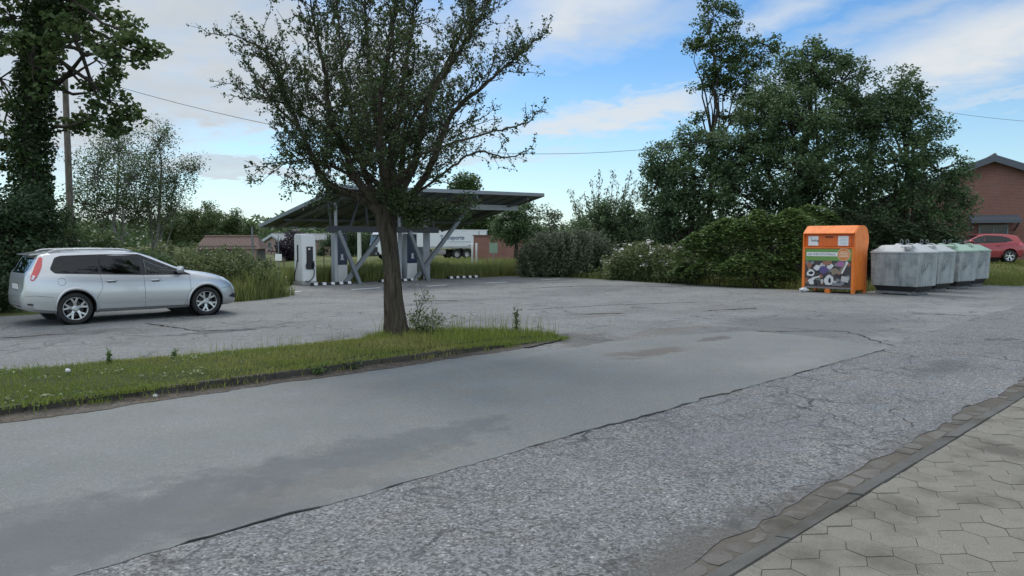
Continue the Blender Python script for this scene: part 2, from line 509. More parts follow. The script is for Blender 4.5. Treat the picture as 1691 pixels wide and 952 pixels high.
def soil_mat(name, c1, c2, c3=None):
    m, t, b = new_mat(name)
    pos = t.new('ShaderNodeNewGeometry').outputs['Position']
    c = t.mix(t.noise(pos, 3.5, 6, .7), c1, c2)
    if c3: c = t.mix(t.mapr(t.noise(pos, .22, 4), .42, .6, 0, 1), c, c3)
    t.put(b.inputs['Base Color'], c); b.inputs['Roughness'].default_value = .95; b.inputs['Specular IOR Level'].default_value = .1
    bp = t.new('ShaderNodeBump'); bp.inputs['Strength'].default_value = .8; bp.inputs['Distance'].default_value = .05
    t.put(bp.inputs['Height'], t.noise(pos, 9, 5)); t.put(b.inputs['Normal'], bp.outputs[0])
    return m
M_meadow = soil_mat('meadow_soil', (.05, .075, .022), (.10, .115, .04), (.13, .13, .06))
M_soil = soil_mat('strip_soil', (.035, .05, .015), (.06, .07, .025))
M_dirt = soil_mat('gutter_dirt', (.08, .072, .06), (.14, .128, .11))

# ------------------------------------------------------------------ terrain
def axis(lo, hi, step, far):
    a = np.arange(lo, hi + .01, step); e = np.geomspace(6, far, 14)
    return np.concatenate([(lo - e)[::-1], a, hi + e])
gx = axis(-70, 90, 1.0, 1500); gy = axis(-15, 130, 1.0, 1500)
X, Y = np.meshgrid(gx, gy); Z = height(X, Y)
V = np.stack([X, Y, Z], -1).reshape(-1, 3); nx, ny = len(gx), len(gy)
i = (np.arange(ny - 1)[:, None] * nx + np.arange(nx - 1)[None]).ravel()
tag(mesh_np('ground', V, np.stack([i, i + 1, i + nx + 1, i + nx], 1), M_meadow, smooth=True), kind='structure')

def jitter(pts, step, amp, r, keep=()):
    out = []
    n = len(pts)
    for i in range(n):
        p, q = np.array(pts[i][:2]), np.array(pts[(i + 1) % n][:2]); L = np.linalg.norm(q - p)
        k = max(1, int(L / step)); nrm = np.array([-(q - p)[1], (q - p)[0]]) / (L + 1e-9)
        off = 0.0
        for j in range(k):
            off = off * .6 + r.normal() * amp
            w = 0 if j == 0 else 1
            out.append(tuple(p + (q - p) * j / k + nrm * off * w))
    return out
jr = np.random.default_rng(3)

lot = [ab(-45, 1.6), ab(90, 1.6), ab(90, 6.3), ab(33.0, 6.4), ab(31.9, 9.2), ab(24.6, 9.3), ab(24.0, 13), ab(24.9, 19.5), ab(25.2, 22.5), ab(24.2, 25.2), ab(17, 26.0), ab(13.4, 25.9),
       ab(11.9, 23.5), ab(10.6, 20.6), ab(8.6, 19.7), ab(0, 19.6), ab(-45, 19.6)]
tag(flat_poly('parking_lot', jitter(lot, .9, .07, jr), .008, M_lot), kind='structure')

# the coarse lane between seam and gutter
coarse = [ab(-30, 2.045), ab(60, 2.045), ab(60, 4.6), ab(18, 4.5), ab(13.5, 4.35), ab(11.95, 4.1), ab(-30, 4.1)]
tag(flat_poly('coarse_lane', jitter(coarse, .14, .022, jr), .019, M_coarse), kind='structure')
# newer smooth surfacing, laid one finger thick over the old road
e1, e2, e3, e4 = (g(1240, 549), g(1110, 556), g(1010, 566), g(935, 580))
smooth = [ab(-30, 4.1), (ab(11.95, 4.12)), g(1400, 566), g(1320, 556), e1, e2, e3, e4, ab(7.9, 8.14), ab(-30, 8.14)]
sj = jitter(smooth, .12, .016, jr)
tag(flat_poly('smooth_road', sj, .0242, M_smooth, .009), kind='structure')
# open joint along the seam
M_crack = soil_mat('crack_dirt', (.012, .012, .012), (.035, .032, .028))
def crack(pts, w, z, amp=.012, step=.12):
    r = jr; L = []
    for p, q in zip(pts[:-1], pts[1:]):
        p, q = np.array(p[:2]), np.array(q[:2]); k = max(2, int(np.linalg.norm(q - p) / step))
        for j in range(k): L.append(p + (q - p) * j / k)
    L.append(np.array(pts[-1][:2])); L = np.array(L)
    L[1:-1] += np.cumsum(r.normal(size=(len(L) - 2, 2)) * amp * .5, 0) * .25 + r.normal(size=(len(L) - 2, 2)) * amp
    d = np.gradient(L, axis=0); d /= np.linalg.norm(d, axis=1)[:, None] + 1e-9; nn = np.stack([-d[:, 1], d[:, 0]], 1)
    ww = w * r.uniform(.25, 1.3, len(L))[:, None]; ww[0] = ww[-1] = w * .1
    A, B = L - nn * ww / 2, L + nn * ww / 2
    V = np.concatenate([np.c_[A, np.full(len(A), z)], np.c_[B, np.full(len(B), z)]]); n = len(L)
    F = [(i, i + 1, n + i + 1, n + i) for i in range(n - 1)]
    return V, np.array(F)
def cracks(name, lst, z):
    Vs, Fs, off = [], [], 0
    for pts, w, amp in lst:
        V, F = crack(pts, w, z, amp); Vs.append(V); Fs.append(F + off); off += len(V)
    return tag(mesh_np(name, np.concatenate(Vs), np.concatenate(Fs), M_crack), kind='structure')
cracks('road_seam', [([ab(-8, 4.092), ab(2, 4.092), ab(8, 4.09), ab(11.9, 4.08)], .005, .010)], .0232)
cl = [([g(860, 478), g(960, 473), g(1130, 474)], .10, .03), ([g(940, 520), g(1030, 519)], .10, .04), ([g(690, 497), g(760, 498)], .14, .05),
      ([g(1160, 515), g(1250, 510)], .07, .04), ([g(0, 560), g(120, 552)], .06, .03), ([g(1500, 518), g(1691, 525)], .06, .04), ([g(1240, 549), g(1400, 549), g(1480, 575)], .03, .03),
      ([g(870, 512), g(1010, 505), g(1150, 500)], .05, .04), ([g(240, 535), g(330, 548), g(420, 545)], .07, .03)]
cracks('lot_cracks', cl, .0125)
cl = []
for k in range(0):
    a0, b0 = jr.uniform(.5, 11), jr.uniform(2.2, 3.9); th = jr.choice([0, 1.2, 1.7, .4]) + jr.normal() * .3; L = jr.uniform(.3, 1.1)
    b1 = np.clip(b0 + math.sin(th) * L, 2.1, 4.0)
    cl.append(([ab(a0, b0), ab(a0 + math.cos(th) * L, b1)], .009, .018))


# painted bay marks
M_paint = mat('road_paint', (.72, .72, .70), .7, var=.18, scale=9)
mb = MB()
for (p, q) in (((455, 485), (497, 482)), ((580, 479), (628, 476)), ((705, 473.5), (739, 471.3)), ((801, 468.3), (838, 466.4)), ((893, 463), (925, 461.3))):
    P, Q = g(*p), g(*q); d = (Q - P).normalized(); n = Vector((-d.y, d.x, 0)) * .07
    mb.add([P - n + Vector((0, 0, .0125)), Q - n + Vector((0, 0, .0125)), Q + n + Vector((0, 0, .0125)), P + n + Vector((0, 0, .0125))], [(0, 1, 2, 3)])
tag(mb.build('bay_markings', M_paint), kind='structure')

# ------------------------------------------------------------------ gutter, kerb, pavement
def stone_mat(name, c1, c2, moss=0.3, vary=.45):
    m, t, b = new_mat(name)
    ge = t.new('ShaderNodeNewGeometry'); pos = ge.outputs['Position']
    c = t.mix(t.noise(pos, 7, 6, .7), c1, c2)
    c = t.mix(t.math('MULTIPLY', ge.outputs['Random Per Island'], vary), c, tuple(x * .62 for x in c1))
    c = t.mix(t.mapr(t.noise(pos, 1.7, 5), .48, .64, 0, moss), c, (.06, .055, .042))
    c = t.mix(1.0, c, t.mapr(t.noise(pos, 140, 2), .3, .7, .78, 1.2), 'MULTIPLY')
    t.put(b.inputs['Base Color'], c); b.inputs['Roughness'].default_value = .88; b.inputs['Specular IOR Level'].default_value = .25
    bp = t.new('ShaderNodeBump'); bp.inputs['Strength'].default_value = .6; bp.inputs['Distance'].default_value = .006
    t.put(bp.inputs['Height'], t.noise(pos, 70, 5, .7)); t.put(b.inputs['Normal'], bp.outputs[0])
    return m
M_sett = stone_mat('gutter_stone', (.125, .118, .104), (.165, .156, .138), .85)
M_kerb = stone_mat('kerb_stone', (.082, .081, .075), (.150, .147, .136), .8)
M_kerbdark = stone_mat('mossy_kerb_stone', (.036, .034, .030), (.082, .076, .065), .9)
M_paver = stone_mat('paver_stone', (.178, .168, .138), (.225, .213, .180), .6, .25)
kr = random.Random(5)
tag(flat_poly('gutter_bed', [ab(-12, 1.6), ab(40, 1.6), ab(40, 2.09), ab(-12, 2.09)], .0150, M_dirt), kind='structure')
mb = MB(); a = -6.0
while a < 30:
    L = kr.uniform(.16, .34)
    w = kr.uniform(.145, .17); h = .001 + kr.uniform(0, .004)
    c0 = (a + L / 2, 1.978 + kr.uniform(-.015, .015)); q = []
    for k in range(7):      # worn, rounded, never quite square
        th = 2 * math.pi * (k + .5) / 7 + kr.uniform(-.22, .22)
        q.append((c0[0] + max(-1, min(1, 1.35 * math.cos(th))) * (L / 2 - .001) * kr.uniform(.9, 1.02), c0[1] + max(-1, min(1, 1.35 * math.sin(th))) * w / 2 * kr.uniform(.86, 1.05)))
    tp = [ab(x, y, h + .014 + kr.uniform(-.004, .004)) for x, y in q]; bt = [ab(x, y, 0) for x, y in q]
    if kr.random() > .04: mb.add(tp + bt, [tuple(range(7))] + [(i, 7 + i, 7 + (i + 1) % 7, (i + 1) % 7) for i in range(7)])
    a += L
tag(mb.build('gutter_setts', M_sett, bevel=.010, seg=2, smooth=True, auto=50), kind='structure')
mb = MB(); a = -6.17
while a < 40:
    prof = [(1.77, -.05), (1.895, -.05), (1.898, .022), (1.87, .046), (1.77, .060)]
    L = 1.0; dz = kr.uniform(-.003, .003)
    v = [ab(a + .006, p[0], p[1] + dz) for p in prof] + [ab(a + L - .006, p[0], p[1] + dz) for p in prof]
    n = 5; mb.add(v, [tuple(range(n)), tuple(range(n, 2 * n))[::-1]] + [(i, n + i, n + (i + 1) % n, (i + 1) % n) for i in range(n)])
    a += L
tag(mb.build('pavement_kerb', M_kerb, bevel=.006, smooth=True, auto=40), kind='structure')
# pavement of honeycomb slabs on a sand bed
tag(flat_poly('pavement_bed', [ab(-8, -8), ab(34, -8), ab(34, 1.755), ab(-8, 1.755)], .0505, M_dirt), kind='structure')
mb = MB(); HW, HH = .125, .102   # half length along the pavement, half width
rows = 0; b = 1.755 - HH
rowp = 2 * HH - .0; 
px_ = HW * 1.58
for k in range(0, 85):
    for row in range(-4, 78):
        aa = k * px_; bb = 1.72 - row * HH * 2 + (HH if k % 2 else 0)
        P = Matrix.Rotation(R(4), 3, 'Z') @ Vector((aa - 2, -bb + 1, 0))
        if P.y < 1.2 or P.x < -1 or P.x > 14 or P.y > 14 or to_ab(P)[1] > 1.95: continue
        dz = kr.uniform(-.003, .003); e = .0025
        hx = [(-HW + e, 0), (-HW * .58, -HH + e), (HW * .58, -HH + e), (HW - e, 0), (HW * .58, HH - e), (-HW * .58, HH - e)]
        tilt = (kr.uniform(-.006, .006), kr.uniform(-.006, .006)); M3 = Matrix.Rotation(R(4), 3, 'Z')
        W2 = [P + M3 @ Vector((x, y, 0)) for x, y in hx]
        # slabs along the kerb are cut to its line
        out = []
        for i in range(len(W2)):
            p, q = W2[i], W2[(i + 1) % len(W2)]; bp_, bq_ = 1.760 - to_ab(p)[1], 1.760 - to_ab(q)[1]
            if bp_ >= 0: out.append(p)
            if bp_ * bq_ < 0: out.append(p.lerp(q, bp_ / (bp_ - bq_)))
        if len(out) < 3: continue
        n = len(out)
        top = [Vector((p.x, p.y, .058 + dz + (p.x - P.x) * tilt[0] + (p.y - P.y) * tilt[1])) for p in out]
        bot = [Vector((p.x, p.y, .03)) for p in out]
        mb.add(top + bot, [tuple(range(n))] + [(i, n + i, n + (i + 1) % n, (i + 1) % n) for i in range(n)])
tag(mb.build('pavement', M_paver, bevel=.004, seg=1), kind='structure')

# ------------------------------------------------------------------ grass strip with its old kerb
BACK = [(-30, 11.6), (0, 11.35), (1.7, 11.12), (2.7, 10.95), (3.8, 10.76), (4.6, 10.62), (5.5, 10.52), (6.5, 10.48), (7.4, 10.42), (8.0, 10.1), (8.5, 9.75), (9.0, 9.25), (9.3, 8.85), (9.42, 8.55)]
def back(a): return float(np.interp(a, [q[0] for q in BACK], [q[1] for q in BACK]))
def strip_outline(inset=0.0):
    pts = []
    for a in np.arange(-30, 9.05, .5): pts.append((a, 8.33 + inset + .04 * math.sin(a * .9)))
    pts += [(9.25 - inset, 8.40 + inset), (9.40 - inset, 8.55)]
    for a in np.arange(9.2, -30.1, -.3): pts.append((a, back(a + inset) - inset + .08 * math.sin(a * 1.7) + .05 * math.sin(a * 4.1)))
    return pts
so = strip_outline()
def strip_z(a, b):
    """turf level: kerb high at the front, running out at the back and at the tip"""
    e = back(a)
    f = float(ss(e + .02, e - .7, b)) * float(ss(-.02, .25, b - 8.30)) * float(ss(9.5, 8.3, a))
    return .02 + .115 * f
pv = []
inner = [(a + jr.uniform(-.15, .15), b + jr.uniform(-.1, .1)) for a in np.arange(-29, 9.4, .4) for b in np.arange(8.5, 11.4, .3)]
from math import hypot
def inside(p, poly):
    x, y = p; c = False; n = len(poly)
    for i in range(n):
        x1, y1 = poly[i]; x2, y2 = poly[(i + 1) % n]
        if (y1 > y) != (y2 > y) and x < (x2 - x1) * (y - y1) / (y2 - y1) + x1: c = not c
    return c
inner = [p for p in inner if inside(p, strip_outline(.12))]
pts = [Vector(p) for p in so] + [Vector(p) for p in inner]; n = len(so)
r_ = delaunay_2d_cdt(pts, [(i, (i + 1) % n) for i in range(n)], [], 1, 1e-5)
mb = MB(); mb.add([ab(p.x, p.y, strip_z(p.x, p.y)) for p in r_[0]], [tuple(f) for f in r_[2]])
tag(mb.build('grass_strip', M_soil, smooth=True), kind='structure')
# old kerb along the front, half drowned in soil
mb = MB()
line = [(a, 8.27 + .04 * math.sin(a * .9)) for a in np.arange(-30, 8.81, .5)] + [(9.1, 8.31), (9.34, 8.42), (9.50, 8.62), (9.50, 8.85)]
for i in range(len(line) - 1):
    (a0, b0), (a1, b1) = line[i], line[i + 1]
    d = hypot(a1 - a0, b1 - b0); ang = RANG + math.atan2(b1 - b0, a1 - a0)
    hh = .115 + kr.uniform(-.004, .004) - .075 * float(ss(6.8, 9.2, a1))
    mb.box(ab((a0 + a1) / 2, (b0 + b1) / 2, hh / 2 - .02), (d - .001, .115, hh + .04), ang + kr.uniform(-.006, .006))
tag(mb.build('strip_kerb', M_kerbdark, bevel=.012, smooth=True, auto=60), kind='structure')
# soil and grit washed up against its foot
M_grit = asphalt('dirty_asphalt', (.062, .056, .048), 42, .9, (), .3, .35, warm=.08)
aa = np.arange(-12, 9.05, .07); NB = 9; V = []
dr = np.random.default_rng(19)
def lump(x, s): return .5 + .25 * math.sin(x * 1.9 + s) + .15 * math.sin(x * 4.7 + 2 * s) + .10 * math.sin(x * 11 + s)
for a in aa:
    bo = 7.97 + .3 * float(ss(7.6, 9.1, a)) + .12 * (lump(a, 1) - .5) + dr.normal() * .012; bi = 8.225 + .04 * math.sin(a * .9); top = .032 + .034 * lump(a, 4) * float(ss(8.9, 7.0, a))
    for k in range(NB):
        f = k / (NB - 1); q = ab(a, bo + (bi - bo) * f, .0285 + (top - .0285) * f ** 2.2 + dr.normal() * .003 * (f > 0)); V.append(q)
V = np.array(V); n = len(aa); i = (np.arange(n - 1)[:, None] * NB + np.arange(NB - 1)[None]).ravel()
tag(mesh_np('gutter_soil', V, np.stack([i, i + NB, i + NB + 1, i + 1], 1), M_grit, smooth=True), kind='structure')

def grass_mat(name, dark, light, dry):
    m, t, b = new_mat(name)
    ge = t.new('ShaderNodeNewGeometry'); pos = ge.outputs['Position']
    c = t.mix(ge.outputs['Random Per Island'], dark, light)
    a, bb = ab_nodes(t, pos)
    # the stretch before the tree is drier and yellower
    dryf = t.math('MULTIPLY', t.mapr(a, 2.4, 4.0, .15, 1), t.mapr(a, 6.6, 7.6, 1, .2))
    dryf = t.math('MULTIPLY', dryf, t.mapr(t.noise(pos, .9, 4), .35, .62, .2, 1))
    c = t.mix(t.math('MULTIPLY', dryf, .75), c, dry)
    t.put(b.inputs['Base Color'], c); b.inputs['Roughness'].default_value = .6; b.inputs['Specular IOR Level'].default_value = .25
    tr = t.new('ShaderNodeBsdfTranslucent'); t.put(tr.inputs[0], c)
    mx = t.new('ShaderNodeMixShader'); mx.inputs[0].default_value = .3
    t.l.new(b.outputs[0], mx.inputs[1]); t.l.new(tr.outputs[0], mx.inputs[2]); t.l.new(mx.outputs[0], t.n['Material Output'].inputs[0])
    return m
M_turf = grass_mat('turf_blades', (.10, .155, .020), (.20, .26, .048), (.34, .295, .105))
so_np = strip_outline(.03)
def strip_pts(n, r, f=lambda a, b: 1.0, lo=-4.5, hi=10.3):
    out = []
    while len(out) < n:
        a, b = r.uniform(lo, hi), r.uniform(8.2, 11.45)
        if not inside((a, b), so_np) or r.uniform() > f(a, b): continue
        q = ab(a, b); out.append((q.x, q.y, strip_z(a, b) - .005))
    return np.array(out)
gr = np.random.default_rng(11)
def patchy(a, b):
    v = .5 + .28 * math.sin(a * 2.1 + 1.3 * math.sin(b * 2.7)) + .22 * math.sin(b * 5.3 + a * 3.1); return max(.12, min(1, v + .25))
sets = []
P = strip_pts(36000, gr, lambda a, b: patchy(a, b)); sets.append(blades(P, .044, .007, .8, gr))
P = strip_pts(9000, gr, lambda a, b: patchy(a, b), 4.2, 9.5); sets.append(blades(P, .066, .008, .8, gr))
P = strip_pts(4200, gr, lambda a, b: 1.0 if b > back(a) - .45 else .12, 6.6, 9.4); sets.append(blades(P, .15, .009, .6, gr))
P = strip_pts(1500, gr, lambda a, b: 1.0 if b > back(a) - .3 else .25 * patchy(a * 1.7, b), -4.5, 6.6); sets.append(blades(P, .11, .008, .7, gr))
P = strip_pts(240, gr, lambda a, b: 1.0 if b > back(a) - .35 else .05, 6.8, 9.4); sets.append(blades(P, .42, .009, .35, gr))
P = strip_pts(90, gr, lambda a, b: 1.0 if b > back(a) - .35 else .05, 3.8, 6.8); sets.append(blades(P, .26, .007, .4, gr))
# tufts hanging over the front kerb, thick in places and bare in others
fr = []
while len(fr) < 5200:
    a = gr.uniform(-4.5, 9.3)
    if gr.uniform() > lump(a * 1.3, 2.2) ** 1.6 + .1: continue
    q = ab(a, 8.25 + gr.uniform(-.06, .13)); fr.append((q.x, q.y, .100 - .07 * float(ss(6.8, 9.2, a))))
sets.append(blades(np.array(fr), .07, .009, 1.3, gr))
# stray blades rooted in the gutter soil
fr = []
while len(fr) < 900:
    a = gr.uniform(-4.5, 9.3)
    if gr.uniform() > lump(a * 2.3, 5.2) ** 3: continue
    q = ab(a, 8.19 + gr.normal() * .05); fr.append((q.x, q.y, .04))
sets.append(blades(np.array(fr), .07, .008, .8, gr))
tag(mesh_blades('turf_grass', sets, M_turf), kind='stuff')
# clover and plantain leaves low in the sward
P = strip_pts(2600, gr, lambda a, b: 1.0 if math.sin(a * 3.3 + b * 4) + math.sin(b * 7 - a) > .7 else .05); P[:, 2] += gr.uniform(.02, .05, len(P))
V, F = leaf_quads(P, .030, .8, 2.0, gr)
L_clover = leaf_mat('clover_leaf', (.04, .085, .022), (.075, .14, .035), .1)
tag(mesh_np('clover', V, F, L_clover), kind='stuff')

# ------------------------------------------------------------------ meadow
M_tall = leaf_mat('meadow_grass', (.085, .125, .03), (.25, .26, .095), .35, .6, .2)
def scatter_ab(n, poly, r):
    P = np.array(poly); lo, hi = P.min(0), P.max(0); out = []
    while len(out) < n:
        q = (r.uniform(lo[0], hi[0]), r.uniform(lo[1], hi[1]))
        if inside(q, poly): out.append(q)
    return np.array(out)
def meadow(n, poly, h, w, r, lean=.4):
    q = scatter_ab(n, poly, r); x = q[:, 0] * EX - q[:, 1] * EY; y = q[:, 0] * EY + q[:, 1] * EX
    cl = .55 + .45 * np.sin(x * .9 + 2 * np.sin(y * .6)) * np.sin(y * 1.1 + x * .3)
    return blades(np.stack([x, y, height(x, y)], 1), h * (.6 + .6 * cl), w, lean, r)
sets = [meadow(14000, [(12.2, 26.0), (26, 25.4), (29, 29), (13, 30)], .66, .03, gr),
        meadow(12000, [(13, 30), (34, 29), (40, 36), (14, 38)], .55, .035, gr),
        meadow(12000, [(10.5, 21.2), (13.2, 26.2), (13, 30), (8, 32), (4, 24)], .85, .03, gr),
        meadow(11000, [(14, 38), (52, 36), (75, 56), (12, 62)], .42, .06, gr),
        meadow(7000, [(24.6, 9.3), (25.5, 23), (27.5, 24), (27, 9.4)], .35, .02, gr),
        meadow(5200, [(8.7, 19.9), (10.5, 20.9), (11.7, 23.4), (7.5, 23.2)], .85, .025, gr), meadow(1800, [(7.6, 19.75), (10.2, 20.4), (9.8, 21.2), (7.4, 20.6)], .5, .02, gr), meadow(3000, [(9, 19.8), (11, 21), (10.5, 23), (6, 20.2)], .45, .02, gr)]
tag(mesh_blades('meadow_grass', sets, M_tall), kind='stuff')
M_bank = leaf_mat('bank_grass', (.08, .12, .025), (.21, .21, .065), .3, .6, .6)
sets = [meadow(16000, [(32.0, 6.5), (34, 6.4), (60, 6.4), (60, 13), (32, 12.2)], .13, .03, gr, .7),
        meadow(3000, [(32.0, 6.5), (34, 6.4), (46, 6.4), (32, 9)], .30, .02, gr, .5)]
tag(mesh_blades('bank_grass', sets, M_bank), kind='stuff')
# ------------------------------------------------------------------ foliage and bark materials
L_haw = leaf_mat('hawthorn_leaf', (.026, .045, .018), (.085, .122, .046), .28)
L_dark = leaf_mat('dark_leaf', (0.020, 0.041, 0.020), (0.065, 0.104, 0.043), .25)
L_mid = leaf_mat('mid_leaf', (0.035, 0.065, 0.026), (0.104, 0.157, 0.052), .28)
L_ivy = leaf_mat('ivy_leaf', (0.017, 0.036, 0.014), (0.055, 0.090, 0.032), .15, .35)
L_syc = leaf_mat('sycamore_leaf', (0.032, 0.058, 0.020), (0.099, 0.142, 0.049), .32)
L_birch = leaf_mat('birch_leaf', (.040, .068, .026), (.108, .150, .058), .35)
L_knot = leaf_mat('knotweed_leaf', (.036, .074, .022), (.135, .208, .060), .28, .45)
L_weed = leaf_mat('weed_leaf', (0.058, 0.090, 0.038), (0.174, 0.203, 0.084), .3)
L_grey = leaf_mat('greygreen_leaf', (0.065, 0.090, 0.058), (0.167, 0.196, 0.123), .3)
L_purp = leaf_mat('plum_leaf', (0.026, 0.020, 0.029), (0.061, 0.049, 0.061), .2)
L_blue = leaf_mat('bluegreen_leaf', (.046, .084, .042), (.128, .192, .080), .25)
M_flow = leaf_mat('white_petal', (.55, .53, .50), (.75, .72, .70), .2)
B_haw = bark_mat('hawthorn_bark', (.022, .018, .014), (.115, .094, .074))
B_dark = bark_mat('dark_bark', (.020, .018, .014), (.070, .060, .048), .6)
B_birch = bark_mat('birch_bark', (.10, .09, .08), (.32, .31, .29), .5)

# ------------------------------------------------------------------ the hawthorn on the strip
def hawthorn():
    r = np.random.default_rng(21)
    base = ab(*to_ab(g(655, 556, .10)), .10); base.z = .10; Y0 = base.y
    root = empty('hawthorn_tree', base, 0, 'small hawthorn with furrowed trunk and upright fan of twiggy branches on the grass strip', 'tree')
    B = np.array(base)
    def W(px, py, dy=0.0): return np.array(at(px, py, Y0 + dy))
    # fluted trunk
    mb = MB()
    path = [W(655, 557), W(653, 530), W(650, 490), W(648, 450), W(643, 400), W(637, 365), W(632, 338)]
    path[0][2] = .02
    rad = [.222, .168, .145, .134, .130, .148, .135]
    fl = r.uniform(0, 6.28, 4); N = 40
    # resample
    tt = np.linspace(0, len(path) - 1, 26); P = np.array([[np.interp(q, range(len(path)), [p[i] for p in path]) for i in range(3)] for q in tt]); Rr = np.interp(tt, range(len(path)), rad)
    vv = []; ff = []
    for i, (p, q) in enumerate(zip(P, Rr)):
        for k in range(N):
            th = 2 * math.pi * k / N
            tw = th + i * .035
            m = 1 + .10 * abs(math.sin(2.5 * tw + fl[0])) ** .5 * 1 - .22 * max(0, math.cos(5 * tw + fl[1])) ** 5 - .15 * max(0, math.cos(3 * tw + fl[2])) ** 10 + .03 * math.sin(7 * tw + i * .3)
            if i < 4: m *= 1 + (.30 - .1 * i) * max(0, math.cos(4 * th + fl[3])) * (1 - i / 4)
            vv.append((p[0] + q * m * math.cos(th) - B[0], p[1] + q * m * math.sin(th) - B[1], p[2] - B[2]))
    for i in range(len(P) - 1):
        for k in range(N):
            a = i * N + k; b = i * N + (k + 1) % N; ff.append((a, b, b + N, a + N))
    mb.add(vv, ff)
    limbs = [
        ([(636, 362), (615, 338), (585, 323), (556, 314), (533, 296), (521, 271), (508, 243), (493, 211), (474, 160), (452, 110), (432, 78)], [0, -.05, -.15, -.3, -.4, -.5, -.5, -.5, -.4, -.3, -.2], .105),
        ([(630, 350), (612, 322), (586, 296), (572, 257), (554, 214), (541, 170), (533, 110), (522, 50), (508, -30)], [0, -.15, -.3, -.5, -.7, -.9, -1.0, -1.1, -1.2], .10),
        ([(634, 345), (633, 300), (626, 250), (618, 190), (611, 110), (604, 30), (598, -60)], [0, .1, .3, .5, .7, .9, 1.0], .085),
        ([(640, 352), (648, 300), (645, 262), (655, 212), (662, 170), (670, 116), (680, 50), (692, -50)], [0, -.1, -.2, -.3, -.5, -.6, -.7, -.8], .12),
        ([(644, 348), (668, 305), (683, 276), (694, 232), (697, 193), (719, 143), (751, 98), (790, 38), (824, -30)], [0, .1, .2, .35, .5, .6, .7, .7, .6], .10),
        ([(644, 352), (682, 318), (711, 280), (734, 212), (761, 171), (801, 139), (836, 110), (862, 86)], [0, -.1, -.25, -.4, -.5, -.6, -.6, -.5], .085),
        ([(640, 345), (660, 320), (664, 270), (678, 200), (730, 120), (770, 40), (790, -50)], [0, .3, .8, 1.3, 1.7, 1.9, 2.0], .075),
        ([(632, 345), (610, 310), (596, 260), (580, 190), (566, 120), (558, 40), (556, -40)], [0, .35, .9, 1.4, 1.8, 2.0, 2.1], .075),
        ([(636, 345), (630, 310), (600, 280), (575, 240), (540, 215), (500, 190), (470, 170), (440, 165), (410, 160)], [0, .3, .7, 1.0, 1.2, 1.3, 1.3, 1.2, 1.1], .06),
        ([(640, 345), (650, 310), (665, 285), (690, 260), (735, 240), (780, 228), (830, 213), (870, 205), (892, 180)], [0, -.4, -.8, -1.1, -1.3, -1.3, -1.2, -1.1, -1.0], .029),
        ([(640, 345), (640, 300), (630, 250), (625, 180), (640, 100), (650, 20), (655, -60)], [0, -.5, -1.0, -1.5, -1.9, -2.1, -2.2], .065),
        ([(642, 350), (690, 318), (730, 290), (765, 260), (800, 248), (830, 262), (862, 254), (880, 242)], [0, .1, .3, .5, .6, .7, .7, .7], .028),
        ([(600, 310), (570, 285), (540, 270), (510, 262), (480, 268), (462, 272)], [-.2, -.4, -.7, -.9, -1.0, -1.0], .035),
        ([(474, 160), (462, 118), (444, 92), (415, 70), (380, 56), (345, 58)], [-.4, -.4, -.35, -.3, -.3, -.3], .022),
        ([(836, 110), (862, 84), (884, 66), (904, 54)], [-.6, -.5, -.45, -.4], .022),
        ([(493, 211), (460, 180), (430, 140), (412, 112), (402, 98)], [-.5, -.55, -.6, -.6, -.6], .022),
    ]
    LP = []; LT = []        # leaf points and twig directions
    def shoot(p, d, L, r0, depth, dens):
        n = max(3, int(L / .12)); pts = [p]; dd = d / np.linalg.norm(d)
        for i in range(n):
            dd = dd + r.normal(size=3) * .17 + np.array([0, 0, .035]); dd /= np.linalg.norm(dd); pts.append(pts[-1] + dd * L / n)
        pts = np.array(pts)
        mb.tube(pts - B, list(np.linspace(r0, max(.003, r0 * .25), n + 1)), 5 if r0 > .012 else 3, cap=False)
        if depth < 2:
            k = int(L / (.105 if depth else .12) * dens)
            for _ in range(k):
                t = r.uniform(.12, 1); i = min(n - 1, int(t * n)); q = pts[i] + (pts[i + 1] - pts[i]) * (t * n - i)
                td = pts[i + 1] - pts[i]; td /= np.linalg.norm(td)
                sd = rand_dirs(1, r)[0]; sd = sd - td * (sd @ td); sd /= np.linalg.norm(sd) + 1e-9
                shoot(q, td * .75 + sd * .8 + np.array([0, 0, .2]), (r.uniform(.22, .6) if depth == 0 else r.uniform(.07, .26)), .0075 if depth == 0 else .0045, depth + 1, dens)
        m = int(L * (74 if depth == 2 else 50) * dens)
        if m:
            t = np.repeat(r.uniform(.15 if depth else .3, 1, m // 4 + 1) * n, 4)[:m]; i = np.minimum(n - 1, t.astype(int))
            q = pts[i] + (pts[i + 1] - pts[i]) * (t - i)[:, None]
            LP.append(q + r.normal(size=(m, 3)) * .024)
    for pts, dys, r0 in limbs:
        w = np.array([W(a, b, d) for (a, b), d in zip(pts, dys)])
        n = len(w); tt = np.linspace(0, n - 1, n * 4)
        P = np.array([[np.interp(q, range(n), w[:, i]) for i in range(3)] for q in tt])
        P[1:-1] = P[1:-1] * .5 + (P[:-2] + P[2:]) * .25; P[2:] += r.normal(size=P[2:].shape) * .012
        rr = r0 * .76 * (1 - tt / (n - 1)) ** .9 + .006
        mb.tube(P - B, list(rr), 9)
        seg = np.linalg.norm(np.diff(P, axis=0), axis=1); L = seg.sum(); cum = np.concatenate([[0], np.cumsum(seg)])
        slim = r0 < .03
        s = .45 if slim and L > 3 else .15 if slim else max(.5, L * .10)
